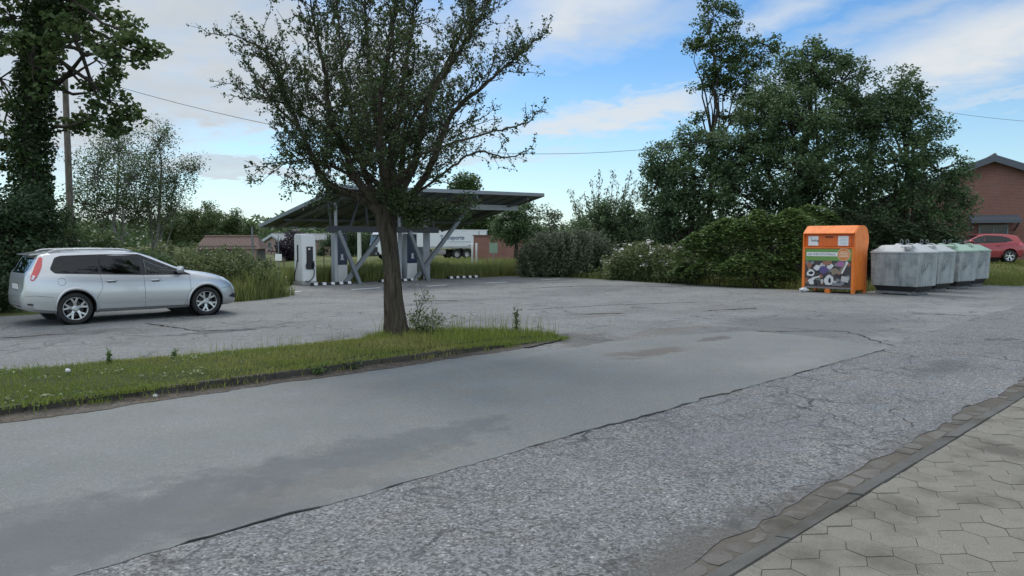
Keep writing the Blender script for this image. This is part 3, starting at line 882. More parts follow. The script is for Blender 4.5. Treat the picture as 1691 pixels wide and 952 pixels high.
        while s < L:
            i = np.searchsorted(cum, s) - 1; q = P[i] + (P[i + 1] - P[i]) * (s - cum[i]) / seg[i]; td = (P[i + 1] - P[i]) / seg[i]
            sd = rand_dirs(1, r)[0]; sd -= td * (sd @ td); sd /= np.linalg.norm(sd) + 1e-9
            f = s / L
            shoot(q, td * .9 + sd * .75 + np.array([0, 0, .25]), r.uniform(.10, .3) if slim else r.uniform(.45, 1.15) * (1 - .62 * f), .010 if not slim else .006, 1 if slim else 0, .72)
            s += r.uniform(.05, .13) if slim else r.uniform(.055, .115) * (1 - .40 * f)
        if slim: LP.append(P[4:][r.integers(0, len(P) - 4, 150)] + r.normal(size=(150, 3)) * .03)
    # leafy water shoots gathered round the fork
    for (px, py, dy, rx, rz, m) in ((668, 335, -.35, .34, .24, 1300), (715, 345, -.3, .40, .20, 1100), (690, 365, -.3, .28, .16, 600), (755, 352, -.2, .24, .16, 380), (640, 318, -.3, .22, .18, 360), (770, 335, .0, .3, .2, 300)):
        c = W(px, py, dy); d = rand_dirs(m, r) * (r.uniform(0, 1, m) ** .45)[:, None] * [rx, .32, rz]
        LP.append(c + d)
        for q in d[:26]: mb.tube([W(645, 350) - B, c + q * .4 - B, c + q - B], [.012, .008, .004], 3, cap=False)
    P = np.concatenate(LP)
    mb.build('trunk', B_haw, root, smooth=True)
    V, F = leaf_quads(P - B, .044, .76, .25, r)
    mesh_np('crown', V, F, L_haw, root)
    print('hawthorn leaves', len(P))
    # sucker shoot by its foot
    sb = ab(*to_ab(g(690, 556, .1)), .1)
    sr = empty('sucker_shrub', sb, 0, 'thin leafy sucker shoot growing at the foot of the hawthorn trunk', 'shrub')
    mb = MB(); LP.clear(); B2 = np.array(sb)
    for (tx, ty, dy) in ((700, 478, .05), (720, 515, -.1), (735, 525, -.2), (688, 500, .1), (707, 530, -.15), (680, 520, .1)):
        L = wiggle(B2, W(tx, ty, dy), 7, .07, r); mb.tube(L - B2, list(np.linspace(.009, .003, 7)), 5)
        for i in range(2, 7):
            for _ in range(3):
                q = L[i] + r.normal(size=3) * .07; mb.tube([L[i - 1] - B2, q - B2], [.004, .002], 3, cap=False)
                LP.append(q + r.normal(size=(9, 3)) * .035)
    P = np.concatenate(LP); V, F = leaf_quads(P - B2, .045, .65, .3, r)
    mb.build('stems', B_haw, sr, smooth=True); mesh_np('foliage', V, F, L_weed, sr)
hawthorn()

# ------------------------------------------------------------------ trees at the left
def ivy_tree():
    r = np.random.default_rng(5); Y = 21.0
    base = at(58, 470, Y); base.z = 0.0; B = np.array(base)
    root = empty('sycamore_tree', base, 0, 'tall ivy clad sycamore towering over the parked estate car', 'tree')
    def W(px, py, dy=0.0): return np.array(at(px, py, Y + dy))
    trunk = np.array([B - [0, 0, .1], W(58, 420), W(54, 330), W(52, 240), W(56, 150), W(66, 70), W(80, -10), W(90, -90)])
    mb = MB(); mb.tube(trunk - B, [.34, .3, .26, .24, .22, .19, .15, .1], 12)
    cl = px_clumps(Y, [(20, 30, 75, 70), (110, 10, 70, 60), (120, 70, 45, 45, -1), (55, 110, 50, 60, -1.2), (0, 130, 60, 60), (190, 60, 48, 36, -.8), (235, 72, 40, 26, -1), (205, 95, 40, 18, -1.2), (160, 100, 40, 35, .5), (150, 150, 34, 28, .4),
                       (180, 165, 38, 28, -.5), (215, 185, 36, 26, -.6), (195, 212, 32, 18, -.5), (160, 190, 30, 22, .4), (5, 210, 45, 50, .8), (150, 30, 50, 40, 1.2), (60, -60, 160, 80, .5), (10, 270, 30, 30, .5), (115, 215, 22, 22, .8), (250, 95, 26, 16, -1)])
    P, S = crown_points(cl, 1.7, .34, 38, r, .25, .6)
    for c, rad in cl:
        i = int(r.integers(3, 7)); L = wiggle(trunk[i], c, 6, .09, r); mb.tube(L - B, list(np.linspace(.075, .02, 6)), 6)
    for s_ in S[r.permutation(len(S))[:int(len(S) * .7)]]:
        L = wiggle(s_[3:], s_[:3], 4, .1, r); mb.tube(L - B, list(np.linspace(.022, .007, 4)), 4, cap=False)
    tr = mb.build('trunk', B_dark, root, smooth=True)
    V, F = leaf_quads(P - B, .17, .8, .35, r, droop=.3); mesh_np('crown', V, F, L_syc, root)
    # ivy sleeve
    n = 15000; t = r.uniform(0, len(trunk) - 2.2, n); i = t.astype(int); c = trunk[i] + (trunk[i + 1] - trunk[i]) * (t - i)[:, None]
    th = r.uniform(0, 6.28, n); th2 = 1 + .35 * np.sin(3 * th + t * 4) + .2 * np.sin(t * 9)
    rr = (.30 + .24 * r.uniform(0, 1, n) * th2)[:, None]
    P = c + np.stack([np.cos(th), np.sin(th), np.zeros(n)], 1) * rr + r.normal(size=(n, 3)) * .05
    V, F = leaf_quads(P - B, .10, .85, .2, r, droop=.8); mesh_np('ivy', V, F, L_ivy, root)
ivy_tree()

def shrub(name, label, Y, lst, lm, leaf=.10, dens=2.2, sub_r=.35, per=24, seed=1, shell=.35, cat='shrub', bark=None, group=None, thick=.85, flat=.8, up=.4, stems=3, trunk_r=.05, droop=0., aspect=.62, base_px=None, twigs=.3, limb_frac=.35):
    cl = px_clumps(Y, lst, thick)
    x = np.mean([c[0] for c, _ in cl]) if base_px is None else at(base_px, 430, Y).x
    base = Vector((x, Y, float(height(x, Y))))
    dens, per, leaf = dens * 1.4, per * 3.0, leaf * 1.02
    return make_tree(name, label, base, cl, lm, bark or B_dark, cat, leaf, dens, sub_r, per, trunk_r, seed, shell, flat, group, up, twigs, droop, stems, aspect, limb_frac)

shrub('hedge_bush', 'dark tangled bush behind the rear of the silver estate car', 18.5, [(-10, 430, 70, 90), (40, 400, 60, 75, .6), (85, 400, 50, 60, .8), (20, 480, 70, 50, .2), (110, 440, 45, 55, 1.2), (-60, 420, 60, 110, .2), (60, 350, 45, 38, 1.2), (10, 350, 50, 45, .8), (-60, 470, 60, 80, -1.6), (-20, 490, 40, 50, -1.4), (-120, 480, 70, 90, -2.6)], L_dark, .10, 3.0, .34, 26, 31)
shrub('hedge_bush', 'leafy green bush behind the roof of the silver estate car', 20.5, [(150, 405, 45, 36), (195, 420, 45, 30, .4), (240, 438, 40, 30, .6), (165, 450, 60, 40, .2), (225, 460, 50, 40), (120, 380, 34, 34, .6), (275, 460, 36, 30, .2)], L_mid, .10, 2.6, .30, 24, 32)
shrub('birch_tree', 'slender drooping birch with thin airy crown behind the utility pole', 30, [(160, 290, 45, 50), (195, 250, 40, 45, .8), (215, 300, 42, 50, -.6), (180, 350, 45, 40, .4), (140, 340, 36, 40), (225, 350, 30, 35, .5)], L_birch, .085, 2.9, .38, 20, 33, .3, 'tree', B_birch, stems=1, trunk_r=.11, droop=1.0, flat=1.3, base_px=195, twigs=.8, limb_frac=.2)
shrub('birch_tree', 'slender pale birch leaning out its side branch beside the roof of the charging canopy', 31, [(262, 235, 30, 32), (255, 290, 36, 40), (290, 300, 30, 30, .5), (318, 280, 26, 20, .3), (245, 345, 36, 40, -.4), (285, 340, 28, 26, .3), (330, 272, 16, 12, .3)], L_birch, .085, 2.9, .38, 20, 34, .3, 'tree', B_birch, stems=1, trunk_r=.12, droop=1.0, flat=1.3, base_px=240, twigs=.8, limb_frac=.2)
shrub('apple_tree', 'low spreading fruit tree above the brown tiled shed roof', 78, [(300, 370, 38, 26), (335, 355, 30, 20, 1), (365, 362, 34, 20), (395, 375, 34, 18, 1), (275, 380, 30, 26), (330, 385, 40, 18), (420, 382, 20, 10)], L_birch, .20, .9, .6, 26, 35, .4, 'tree', stems=1, trunk_r=.14)

# tall weeds and brambles to the right of the car
def weed_mass(name, label, Y, lst, lm, leaf, n_stem, seed, h_px=None, cat='shrub', group=None, flowers=0, flower_sz=.05):
    """upright stems clothed in leaves; lst: (px_center, px_base, half width px, height px, dY)"""
    r = np.random.default_rng(seed)
    x0 = at(lst[0][0], 430, Y).x; base = Vector((x0, Y, float(height(x0, Y)))); B = np.array(base)
    root = empty(name, base, 0, label, cat, group)
    mb = MB(); LP = []; FP = []
    for (cx, hw, hp, dy, n) in lst:
        k = (Y + dy) / FOC
        for _ in range(n):
            u = r.normal() * .5; v = r.normal() * .45
            x = at(cx, 430, Y + dy).x + u * hw * k; y = Y + dy + v * hw * k * .8
            z = float(height(x, y)); H = hp * k * r.uniform(.65, 1.1) * (1 - .35 * min(1, u * u))
            d = np.array([u * .25 + r.normal() * .1, v * .2 + r.normal() * .1, 1]) * H
            L = wiggle([x, y, z - .03], np.array([x, y, z]) + d, 5, .05, r)
            mb.tube(L - B, [.008, .007, .006, .005, .003], 3, cap=False)
            m = int(H * 46); t = r.uniform(.12, 1, m) * 4; i = np.minimum(3, t.astype(int))
            LP.append(L[i] + (L[i + 1] - L[i]) * (t - i)[:, None] + r.normal(size=(m, 3)) * [.11, .11, .05] * (1.25 - t / 4)[:, None])
            if flowers and r.uniform() < flowers: FP.append(L[-1] + r.normal(size=(7, 3)) * [.07, .07, .03])
    mb.build('stems', L_weed, root)
    P = np.concatenate(LP); V, F = leaf_quads(P - B, leaf * 1.15, .5, .3, r, droop=.25); mesh_np('foliage', V, F, lm, root)
    if FP:
        V, F = leaf_quads(np.concatenate(FP) - B, flower_sz, .9, .8, r); mesh_np('blossoms', V, F, M_flow, root)
    return root
weed_mass('nettle_thicket', 'tall nettle and weed thicket beside the bonnet of the silver estate car', 21.6,
          [(330, 60, 70, .6, 230), (382, 46, 70, .5, 190), (412, 28, 54, .2, 90), (290, 60, 84, 1.2, 180), (375, 50, 76, 1.6, 160), (420, 34, 58, 1.5, 110)], L_weed, .085, 1, 41)

# ------------------------------------------------------------------ trees behind the canopy
shrub('plum_tree', 'rounded dark plum leaved tree beside the pale distant house', 80, [(480, 408, 17, 24), (492, 402, 14, 20, 2), (472, 418, 12, 16)], L_purp, .28, .9, .8, 26, 51, .4, 'tree', stems=1, trunk_r=.2)
shrub('alder_tree', 'dark green tree seen beneath the canopy behind the pale concrete post', 92, [(570, 400, 30, 26), (545, 412, 22, 22, 1), (600, 398, 24, 28, 2), (615, 415, 20, 20, 3), (580, 420, 30, 16), (560, 385, 14, 10, 1)], L_dark, .2, 1.0, .6, 26, 52, .4, 'tree', stems=1, trunk_r=.2)
shrub('garden_tree', 'mid green tree rising over the white tipper trailer behind the canopy', 100, [(765, 345, 34, 40), (795, 365, 24, 30, 2), (740, 370, 26, 26, 1), (770, 300, 20, 20), (805, 385, 18, 14, 2), (700, 380, 30, 18, 3)], L_mid, .34, .75, 1.0, 26, 53, .4, 'tree', stems=1, trunk_r=.3)
shrub('round_tree', 'round clipped looking tree with short bare trunk before the brick wall', 58, [(852, 368, 42, 32), (870, 385, 32, 20, .5), (835, 385, 28, 20, .5), (858, 348, 28, 14)], L_blue, .17, 1.5, .5, 26, 54, .5, 'tree', stems=1, trunk_r=.17, base_px=852, limb_frac=.9)
shrub('ash_tree', 'thin lace leaved tree to the right of the round tree', 60, [(905, 365, 24, 26), (925, 385, 20, 26, 1), (890, 395, 20, 16, 1), (940, 400, 24, 22, 1.5)], L_grey, .2, .7, .55, 16, 55, .35, 'tree', stems=1, trunk_r=.13, base_px=918)

# ------------------------------------------------------------------ vegetation at the right
weed_mass('tall_shrub', 'rounded grey green shrub at the far corner of the car park', 34.5, [(915, 40, 72, 0, 330), (960, 42, 74, .6, 330), (985, 32, 50, 1.0, 200), (888, 26, 52, .3, 170)], L_grey, .11, 1, 61)
shrub('elder_bush', 'large dark domed bush below the pale spiky sprays', 38, [(985, 385, 52, 46), (1030, 390, 48, 50, .8), (960, 400, 30, 36, .5), (1010, 350, 40, 22, .5), (1060, 400, 36, 50, 1), (1000, 430, 50, 30, -.5)], L_blue, .12, 2.2, .4, 26, 62)
def spikes():
    r = np.random.default_rng(63); Y = 39.5; c = at(1000, 420, Y); base = Vector((c.x, Y, 0)); B = np.array(base)
    root = empty('buddleia_bush', base, 0, 'pale grey buddleia sending up long spiky sprays against the sky', 'shrub')
    mb = MB(); LP = []; LA = []
    for (tx, ty) in ((940, 315), (955, 330), (965, 322), (978, 300), (992, 282), (1003, 310), (1013, 283), (1022, 305), (1043, 282), (1036, 300), (1052, 295), (985, 318), (1010, 325), (970, 335), (1030, 318), (948, 340), (1000, 335), (1060, 305), (1020, 335), (1045, 318)):
        T = np.array(at(tx, ty, Y + r.normal() * .5)); S = np.array(at(995 + (tx - 995) * .45, 390, Y)); M = (S + T) / 2 + [0, 0, .15]
        L = np.concatenate([wiggle(B + r.normal(size=3) * [.2, .2, 0], S, 4, .05, r), wiggle(S, T, 8, .03, r)[1:]])
        mb.tube(L - B, list(np.linspace(.03, .008, len(L))), 4)
        t = r.uniform(4, len(L) - 1.01, 95); i = t.astype(int); q = L[i] + (L[i + 1] - L[i]) * (t - i)[:, None]
        LP.append(q + r.normal(size=(95, 3)) * .085); d = T - S; LA.append(np.repeat((d / np.linalg.norm(d))[None], 95, 0))
    mb.build('stems', B_dark, root); V, F = leaf_quads(np.concatenate(LP) - B, .19, .35, .1, r, along=np.concatenate(LA) * 1.3); mesh_np('foliage', V, F, L_grey, root)
spikes()
shrub('maple_tree', 'tall slim maple rising above the others with sky showing through its thin crown', 37, [(1180, 30, 34, 30), (1165, 75, 38, 22, .4), (1215, 65, 38, 26, -.3), (1245, 90, 40, 28, .3), (1195, 110, 45, 26), (1175, 145, 36, 20, .3), (1225, 140, 40, 26, -.4), (1265, 75, 24, 16), (1245, 175, 40, 24), (1150, 205, 14, 18), (1210, 190, 30, 16, .5), (1168, 8, 16, 12), (1150, 70, 22, 10)],
      L_mid, .13, 1.8, .36, 18, 64, .25, 'tree', stems=1, trunk_r=.17, base_px=1172, twigs=.6, limb_frac=.75, aspect=.8)
shrub('lime_tree', 'broad bushy tree left of the great dark tree', 34, [(1100, 270, 36, 40), (1085, 310, 34, 36, .4), (1130, 300, 46, 50), (1165, 250, 42, 44, .5), (1140, 225, 22, 22, .3), (1110, 345, 48, 34), (1170, 330, 55, 55, .3), (1195, 270, 40, 44), (1075, 275, 16, 24), (1090, 360, 40, 30, .8), (1150, 370, 60, 30)], L_blue, .13, 2.0, .38, 25, 65, .35, 'tree', stems=1, trunk_r=.22, base_px=1140)
shrub('great_tree', 'great dense dark green tree behind the orange collection bin', 33, [(1340, 120, 50, 42), (1295, 150, 46, 44), (1390, 135, 46, 42), (1265, 200, 50, 46), (1330, 200, 70, 60, -1), (1400, 210, 60, 60), (1240, 260, 56, 52), (1310, 280, 70, 60, -1.2), (1390, 290, 70, 60, -.8), (1220, 320, 54, 50), (1290, 345, 66, 44), (1370, 355, 66, 44), (1350, 85, 26, 18), (1310, 105, 26, 20), (1385, 100, 22, 18), (1245, 190, 30, 26)],
      L_blue, .13, 2.1, .40, 27, 66, .4, 'tree', stems=1, trunk_r=.34, base_px=1320)
shrub('sycamore_tree', 'wide dense tree with feathery edge beside the brick house gable', 32, [(1470, 155, 42, 40), (1500, 190, 46, 42), (1450, 210, 50, 50), (1530, 230, 42, 42), (1480, 270, 60, 50, -.5), (1550, 280, 42, 40), (1575, 310, 34, 40), (1520, 330, 60, 46), (1450, 330, 55, 50), (1580, 350, 32, 40), (1545, 375, 46, 36), (1490, 135, 26, 22), (1440, 375, 60, 30), (1515, 165, 24, 26)],
      L_blue, .13, 1.8, .40, 24, 67, .3, 'tree', stems=1, trunk_r=.28, base_px=1490)

def knotweed(name, label, Y, lst, seed, lm=L_knot, leaf=.15):
    r = np.random.default_rng(seed); cl = px_clumps(Y, lst, .8)
    x0 = float(np.mean([c[0] for c, _ in cl])); base = Vector((x0, Y, float(height(x0, Y)))); B = np.array(base)
    root = empty(name, base, 0, label, 'shrub')
    mb = MB(); LP = []; LA = []
    for c, rad in cl:
        area = (rad[0] * rad[2] + rad[0] * rad[1] + rad[1] * rad[2]) * 4.2
        for _ in range(int(area * 11.0)):
            d = rand_dirs(1, r)[0]; d[1] = -abs(d[1]) if r.uniform() < .75 else d[1]; d[2] = abs(d[2]) if r.uniform() < .65 else d[2]
            tip = np.array(c) + d * np.array(rad) * r.uniform(.8, 1.08)
            if tip[2] < base.z + .1: continue
            out = np.array([d[0], d[1], 0]); out /= np.linalg.norm(out) + 1e-6
            L = r.uniform(.5, .95); s = tip - out * L + [0, 0, .10]
            n = 9; t = np.linspace(0, 1, n)[:, None]; path = s + (tip - s) * t + np.array([0, 0, .16]) * (4 * t * (1 - t))
            mb.tube(path[::2] - B, [.007, .006, .005, .004, .003], 3, cap=False)
            side = np.cross(out, [0, 0, 1])
            for sg in (-1, 1):
                q = path[1:] + side * sg * .085 + r.normal(size=(n - 1, 3)) * .02; LP.append(q); LA.append(np.repeat((out * .6 + side * sg * .8)[None], n - 1, 0))
        for _ in range(4):
            L = wiggle([c[0] + r.normal() * .3, c[1] + r.normal() * .2, base.z - .05], np.array(c) + r.normal(size=3) * .2, 4, .05, r); mb.tube(L - B, [.02, .018, .015, .01], 5)
    mb.build('stems', B_dark, root)
    V, F = leaf_quads(np.concatenate(LP) - B, leaf, .65, 1.6, r, along=np.concatenate(LA) * 1.6, droop=.25); mesh_np('foliage', V, F, lm, root)
knotweed('knotweed_thicket', 'broad thicket of layered leaf sprays spilling onto the asphalt left of the orange bin', 28.2,
         [(1150, 430, 50, 36), (1200, 410, 55, 40, -.2), (1250, 400, 60, 42, -.6), (1305, 395, 60, 40, -.6), (1180, 455, 60, 26, -.6), (1250, 455, 70, 30, -1.5), (1310, 445, 40, 34, -1.4), (1130, 460, 30, 20, .3), (1340, 375, 50, 28, .2), (1290, 475, 40, 20, -2.0)], 71)
knotweed('knotweed_thicket', 'leafy thicket rising just behind the orange bin and the grey containers', 28.6, [(1390, 385, 50, 34), (1440, 400, 50, 34, .4), (1400, 430, 60, 40), (1480, 410, 50, 40, .8), (1460, 450, 60, 34, .6), (1530, 420, 50, 44, 1.4), (1570, 425, 30, 30, 2)], 72, L_dark, .14)
weed_mass('flowering_weeds', 'weedy clump dotted with white flowers before the dark domed bush', 31.2, [(1060, 44, 60, .4, 330), (1100, 36, 56, -.6, 250), (1030, 26, 40, 1.0, 150), (1130, 30, 46, -1.6, 160)], L_weed, .09, 1, 73, flowers=.16, flower_sz=.085)

shrub('under_bush', 'dark shady bush filling the gap under the broad bushy tree', 34.5, [(1100, 420, 50, 50), (1160, 415, 50, 50, .5), (1220, 410, 50, 50, .5), (1080, 440, 40, 34)], L_dark, .13, 1.8, .42, 24, 81)
shrub('under_bush', 'dark shady bush filling the gap under the great dark tree', 34, [(1280, 410, 50, 55, .5), (1340, 405, 54, 55, .5), (1400, 405, 50, 50), (1250, 440, 50, 34)], L_dark, .13, 1.8, .42, 24, 82)
shrub('under_bush', 'dark shady bush filling the gap under the feathery tree near the red car', 33.5, [(1450, 400, 50, 50), (1500, 405, 50, 50, .5), (1550, 408, 36, 42, .6), (1480, 440, 70, 30), (1580, 415, 22, 26, .5)], L_dark, .13, 1.8, .42, 24, 83)

# a far wood that closes the view all round
def far_wood():
    r = np.random.default_rng(80); P = []
    for k in range(520):
        az = R(r.uniform(-60, 60)); d = r.uniform(190, 320)
        x, y = d * math.sin(az), d * math.cos(az); h = r.uniform(5, 10) * (.6 if -12 < math.degrees(az) < 6 else 1.0); z0 = float(height(x, y))
        n = 150; q = rand_dirs(n, r) * [5, 5, h * .5] * (r.uniform(.5, 1, n) ** .4)[:, None]; P.append(q + [x, y, z0 + h * .5])
    V, F = leaf_quads(np.concatenate(P), 1.5, .7, .5, r)
    tag(mesh_np('far_wood', V, F, L_blue), kind='stuff')
far_wood()
# ------------------------------------------------------------------ charging canopy
M_steel = mat('galvanised_steel', (.20, .215, .225), .5, .5, .15, 5)
M_deck = mat('roof_deck', (.12, .135, .135), .6, .2, .15, 3)
M_fascia = mat('grey_fascia', (.24, .27, .29), .5, .2, .12, 3)
M_lightbeam = mat('pale_beam', (.46, .49, .50), .5, .2, .1, 3)
M_white = mat('white_plastic', (.62, .63, .62), .4, 0, .06, 4)
M_black = mat('black_plastic', (.012, .012, .014), .4, 0, .2, 8)
M_rubber = mat('black_rubber', (.020, .020, .020), .8, 0, .25, 12, .4)
M_navy = mat('navy_panel', (.018, .030, .060), .35, 0, .15, 4)
M_greypanel = mat('grey_panel', (.34, .36, .38), .5, 0, .1, 4)
M_concrete = mat('concrete', (.30, .295, .275), .9, 0, .2, 5, .5, 40)
A_, B_ = Vector((-10.8, 31.7, 2.34)), Vector((-6.14, 26.9, 3.66))
C_, D_ = Vector((1.48, 34.3, 3.82)), Vector((-3.18, 39.1, 2.32))
def roof(u, v, dz=0.0):
    """u along the row 0..1, v from the high edge to the low edge 0..1"""
    return B_.lerp(C_, u).lerp(A_.lerp(D_, u), v) + Vector((0, 0, dz))
cb = ab(18.6, 25.2)
can = empty('charging_canopy', cb, 0, 'tilted flat roofed canopy on crossed steel struts over the charging bays', 'canopy')
def L_(p): return Vector(p) - cb
mb = MB()
n = 24
for k in range(n):
    u0, u1 = k / n, (k + 1) / n
    dz = -.05 if k % 2 else -.09      # trapezoid ribs of the deck
    P = [roof(u0, .012, dz), roof(u1, .012, dz), roof(u1, .988, dz), roof(u0, .988, dz)]
    mb.add([L_(p) for p in P] + [L_(p + Vector((0, 0, .05))) for p in P], [(0, 3, 2, 1), (4, 5, 6, 7), (0, 1, 5, 4), (1, 2, 6, 5), (2, 3, 7, 6), (3, 0, 4, 7)])
mb.build('roof_deck', M_deck, can)
for k in range(8):       # solar modules on top
    mb = MB(); u0, u1 = k / 8 + .004, (k + 1) / 8 - .004
    for v0, v1 in ((.02, .335), (.342, .657), (.664, .98)):
        P = [roof(u0, v0, .045), roof(u1, v0, .045), roof(u1, v1, .045), roof(u0, v1, .045)]
        mb.add([L_(p) for p in P] + [L_(p + Vector((0, 0, -.035))) for p in P], [(0, 1, 2, 3), (4, 7, 6, 5), (0, 4, 5, 1), (1, 5, 6, 2), (2, 6, 7, 3), (3, 7, 4, 0)])
    mb.build('solar_panel', M_navy, can)
mb = MB()
for p, q in ((roof(0, 0), roof(1, 0)), (roof(0, 1), roof(1, 1)), (roof(0, 0), roof(0, 1)), (roof(1, 0), roof(1, 1))):
    mb.bar(L_(p) + Vector((0, 0, -.03)), L_(q) + Vector((0, 0, -.03)), .05, .15)
mb.build('fascia', M_fascia, can, bevel=.006)
for v, m, h in ((.24, M_lightbeam, .24), (.72, M_deck, .10)):
    mb = MB(); mb.bar(L_(roof(.22 if v < .5 else .02, v, -.11 - h / 2)), L_(roof(.985, v, -.11 - h / 2)), .14, h); mb.build('purlin', m, can, bevel=.006)
for u in (.06, .34, .63, .92):
    mb = MB(); mb.bar(L_(roof(u, .03, -.16)), L_(roof(u, .97, -.16)), .10, .14); mb.build('rafter', M_steel, can, bevel=.006)
def roof_z(p):
    a, b = to_ab(p); a0, b0 = to_ab(B_); a1, _ = to_ab(C_); _, b1 = to_ab(A_)
    return roof((a - a0) / (a1 - a0), (b - b0) / (b1 - b0)).z
def strut(a0, b0, a1, b1, w, top=-.22, m=None, name='strut'):
    p = ab(a0, b0, .0); q = ab(a1, b1); q.z = roof_z(q) + top
    mb = MB(); mb.bar(L_(p), L_(q), w, w * 1.25); o = mb.build(name, m or M_steel, can, bevel=.008)
    mp = MB(); mp.box(L_(p) + Vector((0, 0, .02)), (w * 2.4, w * 2.4, .03), RANG); mp.build('foot_plate', M_steel, o)
M_girder = mat('dark_girder', (.045, .05, .052), .6, .3, .2, 4)
def low_strut(a0, b0, a1, b1, w):
    p = ab(a0, b0, .0); q = ab(a1, b1, 2.06)
    mb = MB(); mb.bar(L_(p), L_(q), w, w * 1.25); o = mb.build('strut', M_steel, can, bevel=.008)
    mp = MB(); mp.box(L_(p) + Vector((0, 0, .02)), (w * 2.4, w * 2.4, .03), RANG); mp.build('foot_plate', M_steel, o)
# dark lattice girder that the struts carry and the roof rests on
mb = MB(); mb.bar(L_(ab(14.45, 25.0, 2.13)), L_(ab(19.72, 25.0, 2.13)), .20, .24); mb.build('girder', M_girder, can, bevel=.01)
for k, a_ in enumerate(np.arange(14.6, 19.7, .82)):
    q_ = ab(a_ + (.41 if k % 2 else -.1), 25.0); q_.z = roof_z(q_) - .12
    mb = MB(); mb.bar(L_(ab(a_, 25.0, 2.2)), L_(q_), .08); mb.build('lattice_bar', M_girder, can)
for af in (15.13, 18.45):
    if af < 16: low_strut(af, 25.0, af + 1.85, 25.0, .13)
    else: strut(af, 25.0, af + 3.1, 25.0, .13)
    low_strut(af + .62, 24.86, af - .30, 24.86, .12)
strut(19.62, 25.65, 19.62, 25.65, .22, m=M_greypanel, name='post')
strut(14.92, 25.2, 14.92, 25.2, .09, m=M_greypanel, name='post')
strut(18.15, 25.55, 18.15, 25.55, .12, m=M_greypanel, name='post')
strut(13.6, 29.6, 13.6, 29.6, .06, m=M_steel, name='post')

# ------------------------------------------------------------------ chargers
def charger(a, b, label, front_mat=None):
    W_, D2, H = .58, .62, 1.93
    loc = ab(a, b, .012)
    root = empty('charging_station', loc, RANG, label, 'charger', 'charging stations under the canopy')
    # x along the row, -y faces the car park
    mb = MB(); mb.box((0, 0, .06), (W_ + .10, D2 + .10, .12)); mb.build('plinth', M_concrete, root, bevel=.01)
    prof = [(-D2 / 2 - .03, .12), (-D2 / 2, .30), (-D2 / 2 + .02, 1.82), (-D2 / 2 + .06, H), (D2 / 2 - .06, H), (D2 / 2, 1.85), (D2 / 2, .12)]
    mb = MB(); mb.prism(prof, -W_ / 2, W_ / 2, 'x'); mb.build('housing', M_white, root, bevel=.025, seg=3, smooth=True, auto=40)
    mb = MB(); mb.box((.02, -D2 / 2 - .012, 1.02), (.26, .03, .86)); sc = mb.build('display_panel', front_mat or M_black, root, bevel=.006)
    mb = MB(); mb.box((-.01, -D2 / 2 - .029, 1.36), (.075, .006, .07)); mb.build('screen', M_white, sc)
    for (x, z) in ((-.12, .72), (.14, .75)):
        mb = MB(); mb.box((x, -D2 / 2 - .06, z), (.06, .10, .16)); mb.tube([(x, -D2 / 2 - .06, z + .08), (x, -D2 / 2 - .12, z + .16)], .022, 8); mb.build('plug', M_black, root, bevel=.012)
    cable = [(.14, -D2 / 2 - .06, .68), (.16, -D2 / 2 - .09, .52), (.13, -D2 / 2 - .10, .34), (.03, -D2 / 2 - .09, .2), (-.10, -D2 / 2 - .07, .13), (-.2, -D2 / 2 - .05, .16)]
    t = np.linspace(0, 5, 26); cp = np.array(cable); pts = [[np.interp(q, range(6), cp[:, i]) for i in range(3)] for q in t]
    pts = np.array(pts); pts[1:-1] = (pts[:-2] + pts[2:]) / 4 + pts[1:-1] / 2
    mb = MB(); mb.tube(list(pts), .019, 8); mb.build('cable', M_black, root, smooth=True)
    mb = MB(); mb.box((-W_ / 2 - .008, .02, 1.2), (.02, .09, .62)); mb.build('side_slot', M_black, root, bevel=.004)
    pts = [(-W_ / 2 - .03, .03, .95), (-W_ / 2 - .05, .05, .7), (-W_ / 2 - .07, .13, .45), (-W_ / 2 - .05, .22, .22), (-W_ / 2 - .02, .25, .14)]
    mb = MB(); mb.tube(pts, .019, 8); mb.build('cable', M_black, root, smooth=True)
    return root
charger(13.85, 25.65, 'white charging station standing clear at the open end of the canopy')
def totem(a, b, label):
    loc = ab(a, b, .012); root = empty('charging_station', loc, RANG, label, 'charger', 'charging stations under the canopy')
    mb = MB(); mb.box((0, 0, .36), (.52, .3, .72)); mb.build('base_cabinet', M_white, root, bevel=.015)
    mb = MB(); mb.box((0, 0, 1.33), (.52, .28, 1.21)); b_ = mb.build('housing', M_navy, root, bevel=.012)
    mb = MB(); mb.box((.02, -.146, 1.05), (.10, .01, .18)); mb.prism([(-.06, .92), (.10, .92), (.10, .96), (-.06, .96)], -.153, -.143, 'y'); mb.build('emblem', M_lightbeam, b_)
    mb = MB(); mb.box((-.275, 0, .97), (.03, .3, 1.93)); mb.build('side_panel', M_greypanel, root, bevel=.006)
    mb = MB(); mb.box((0, 0, 1.955), (.56, .32, .03)); mb.build('cap', M_greypanel, root, bevel=.006)
totem(15.32, 25.62, 'navy fronted charging station behind the crossed struts nearest the white one')
totem(18.72, 25.62, 'navy fronted charging station just right of the hawthorn trunk')
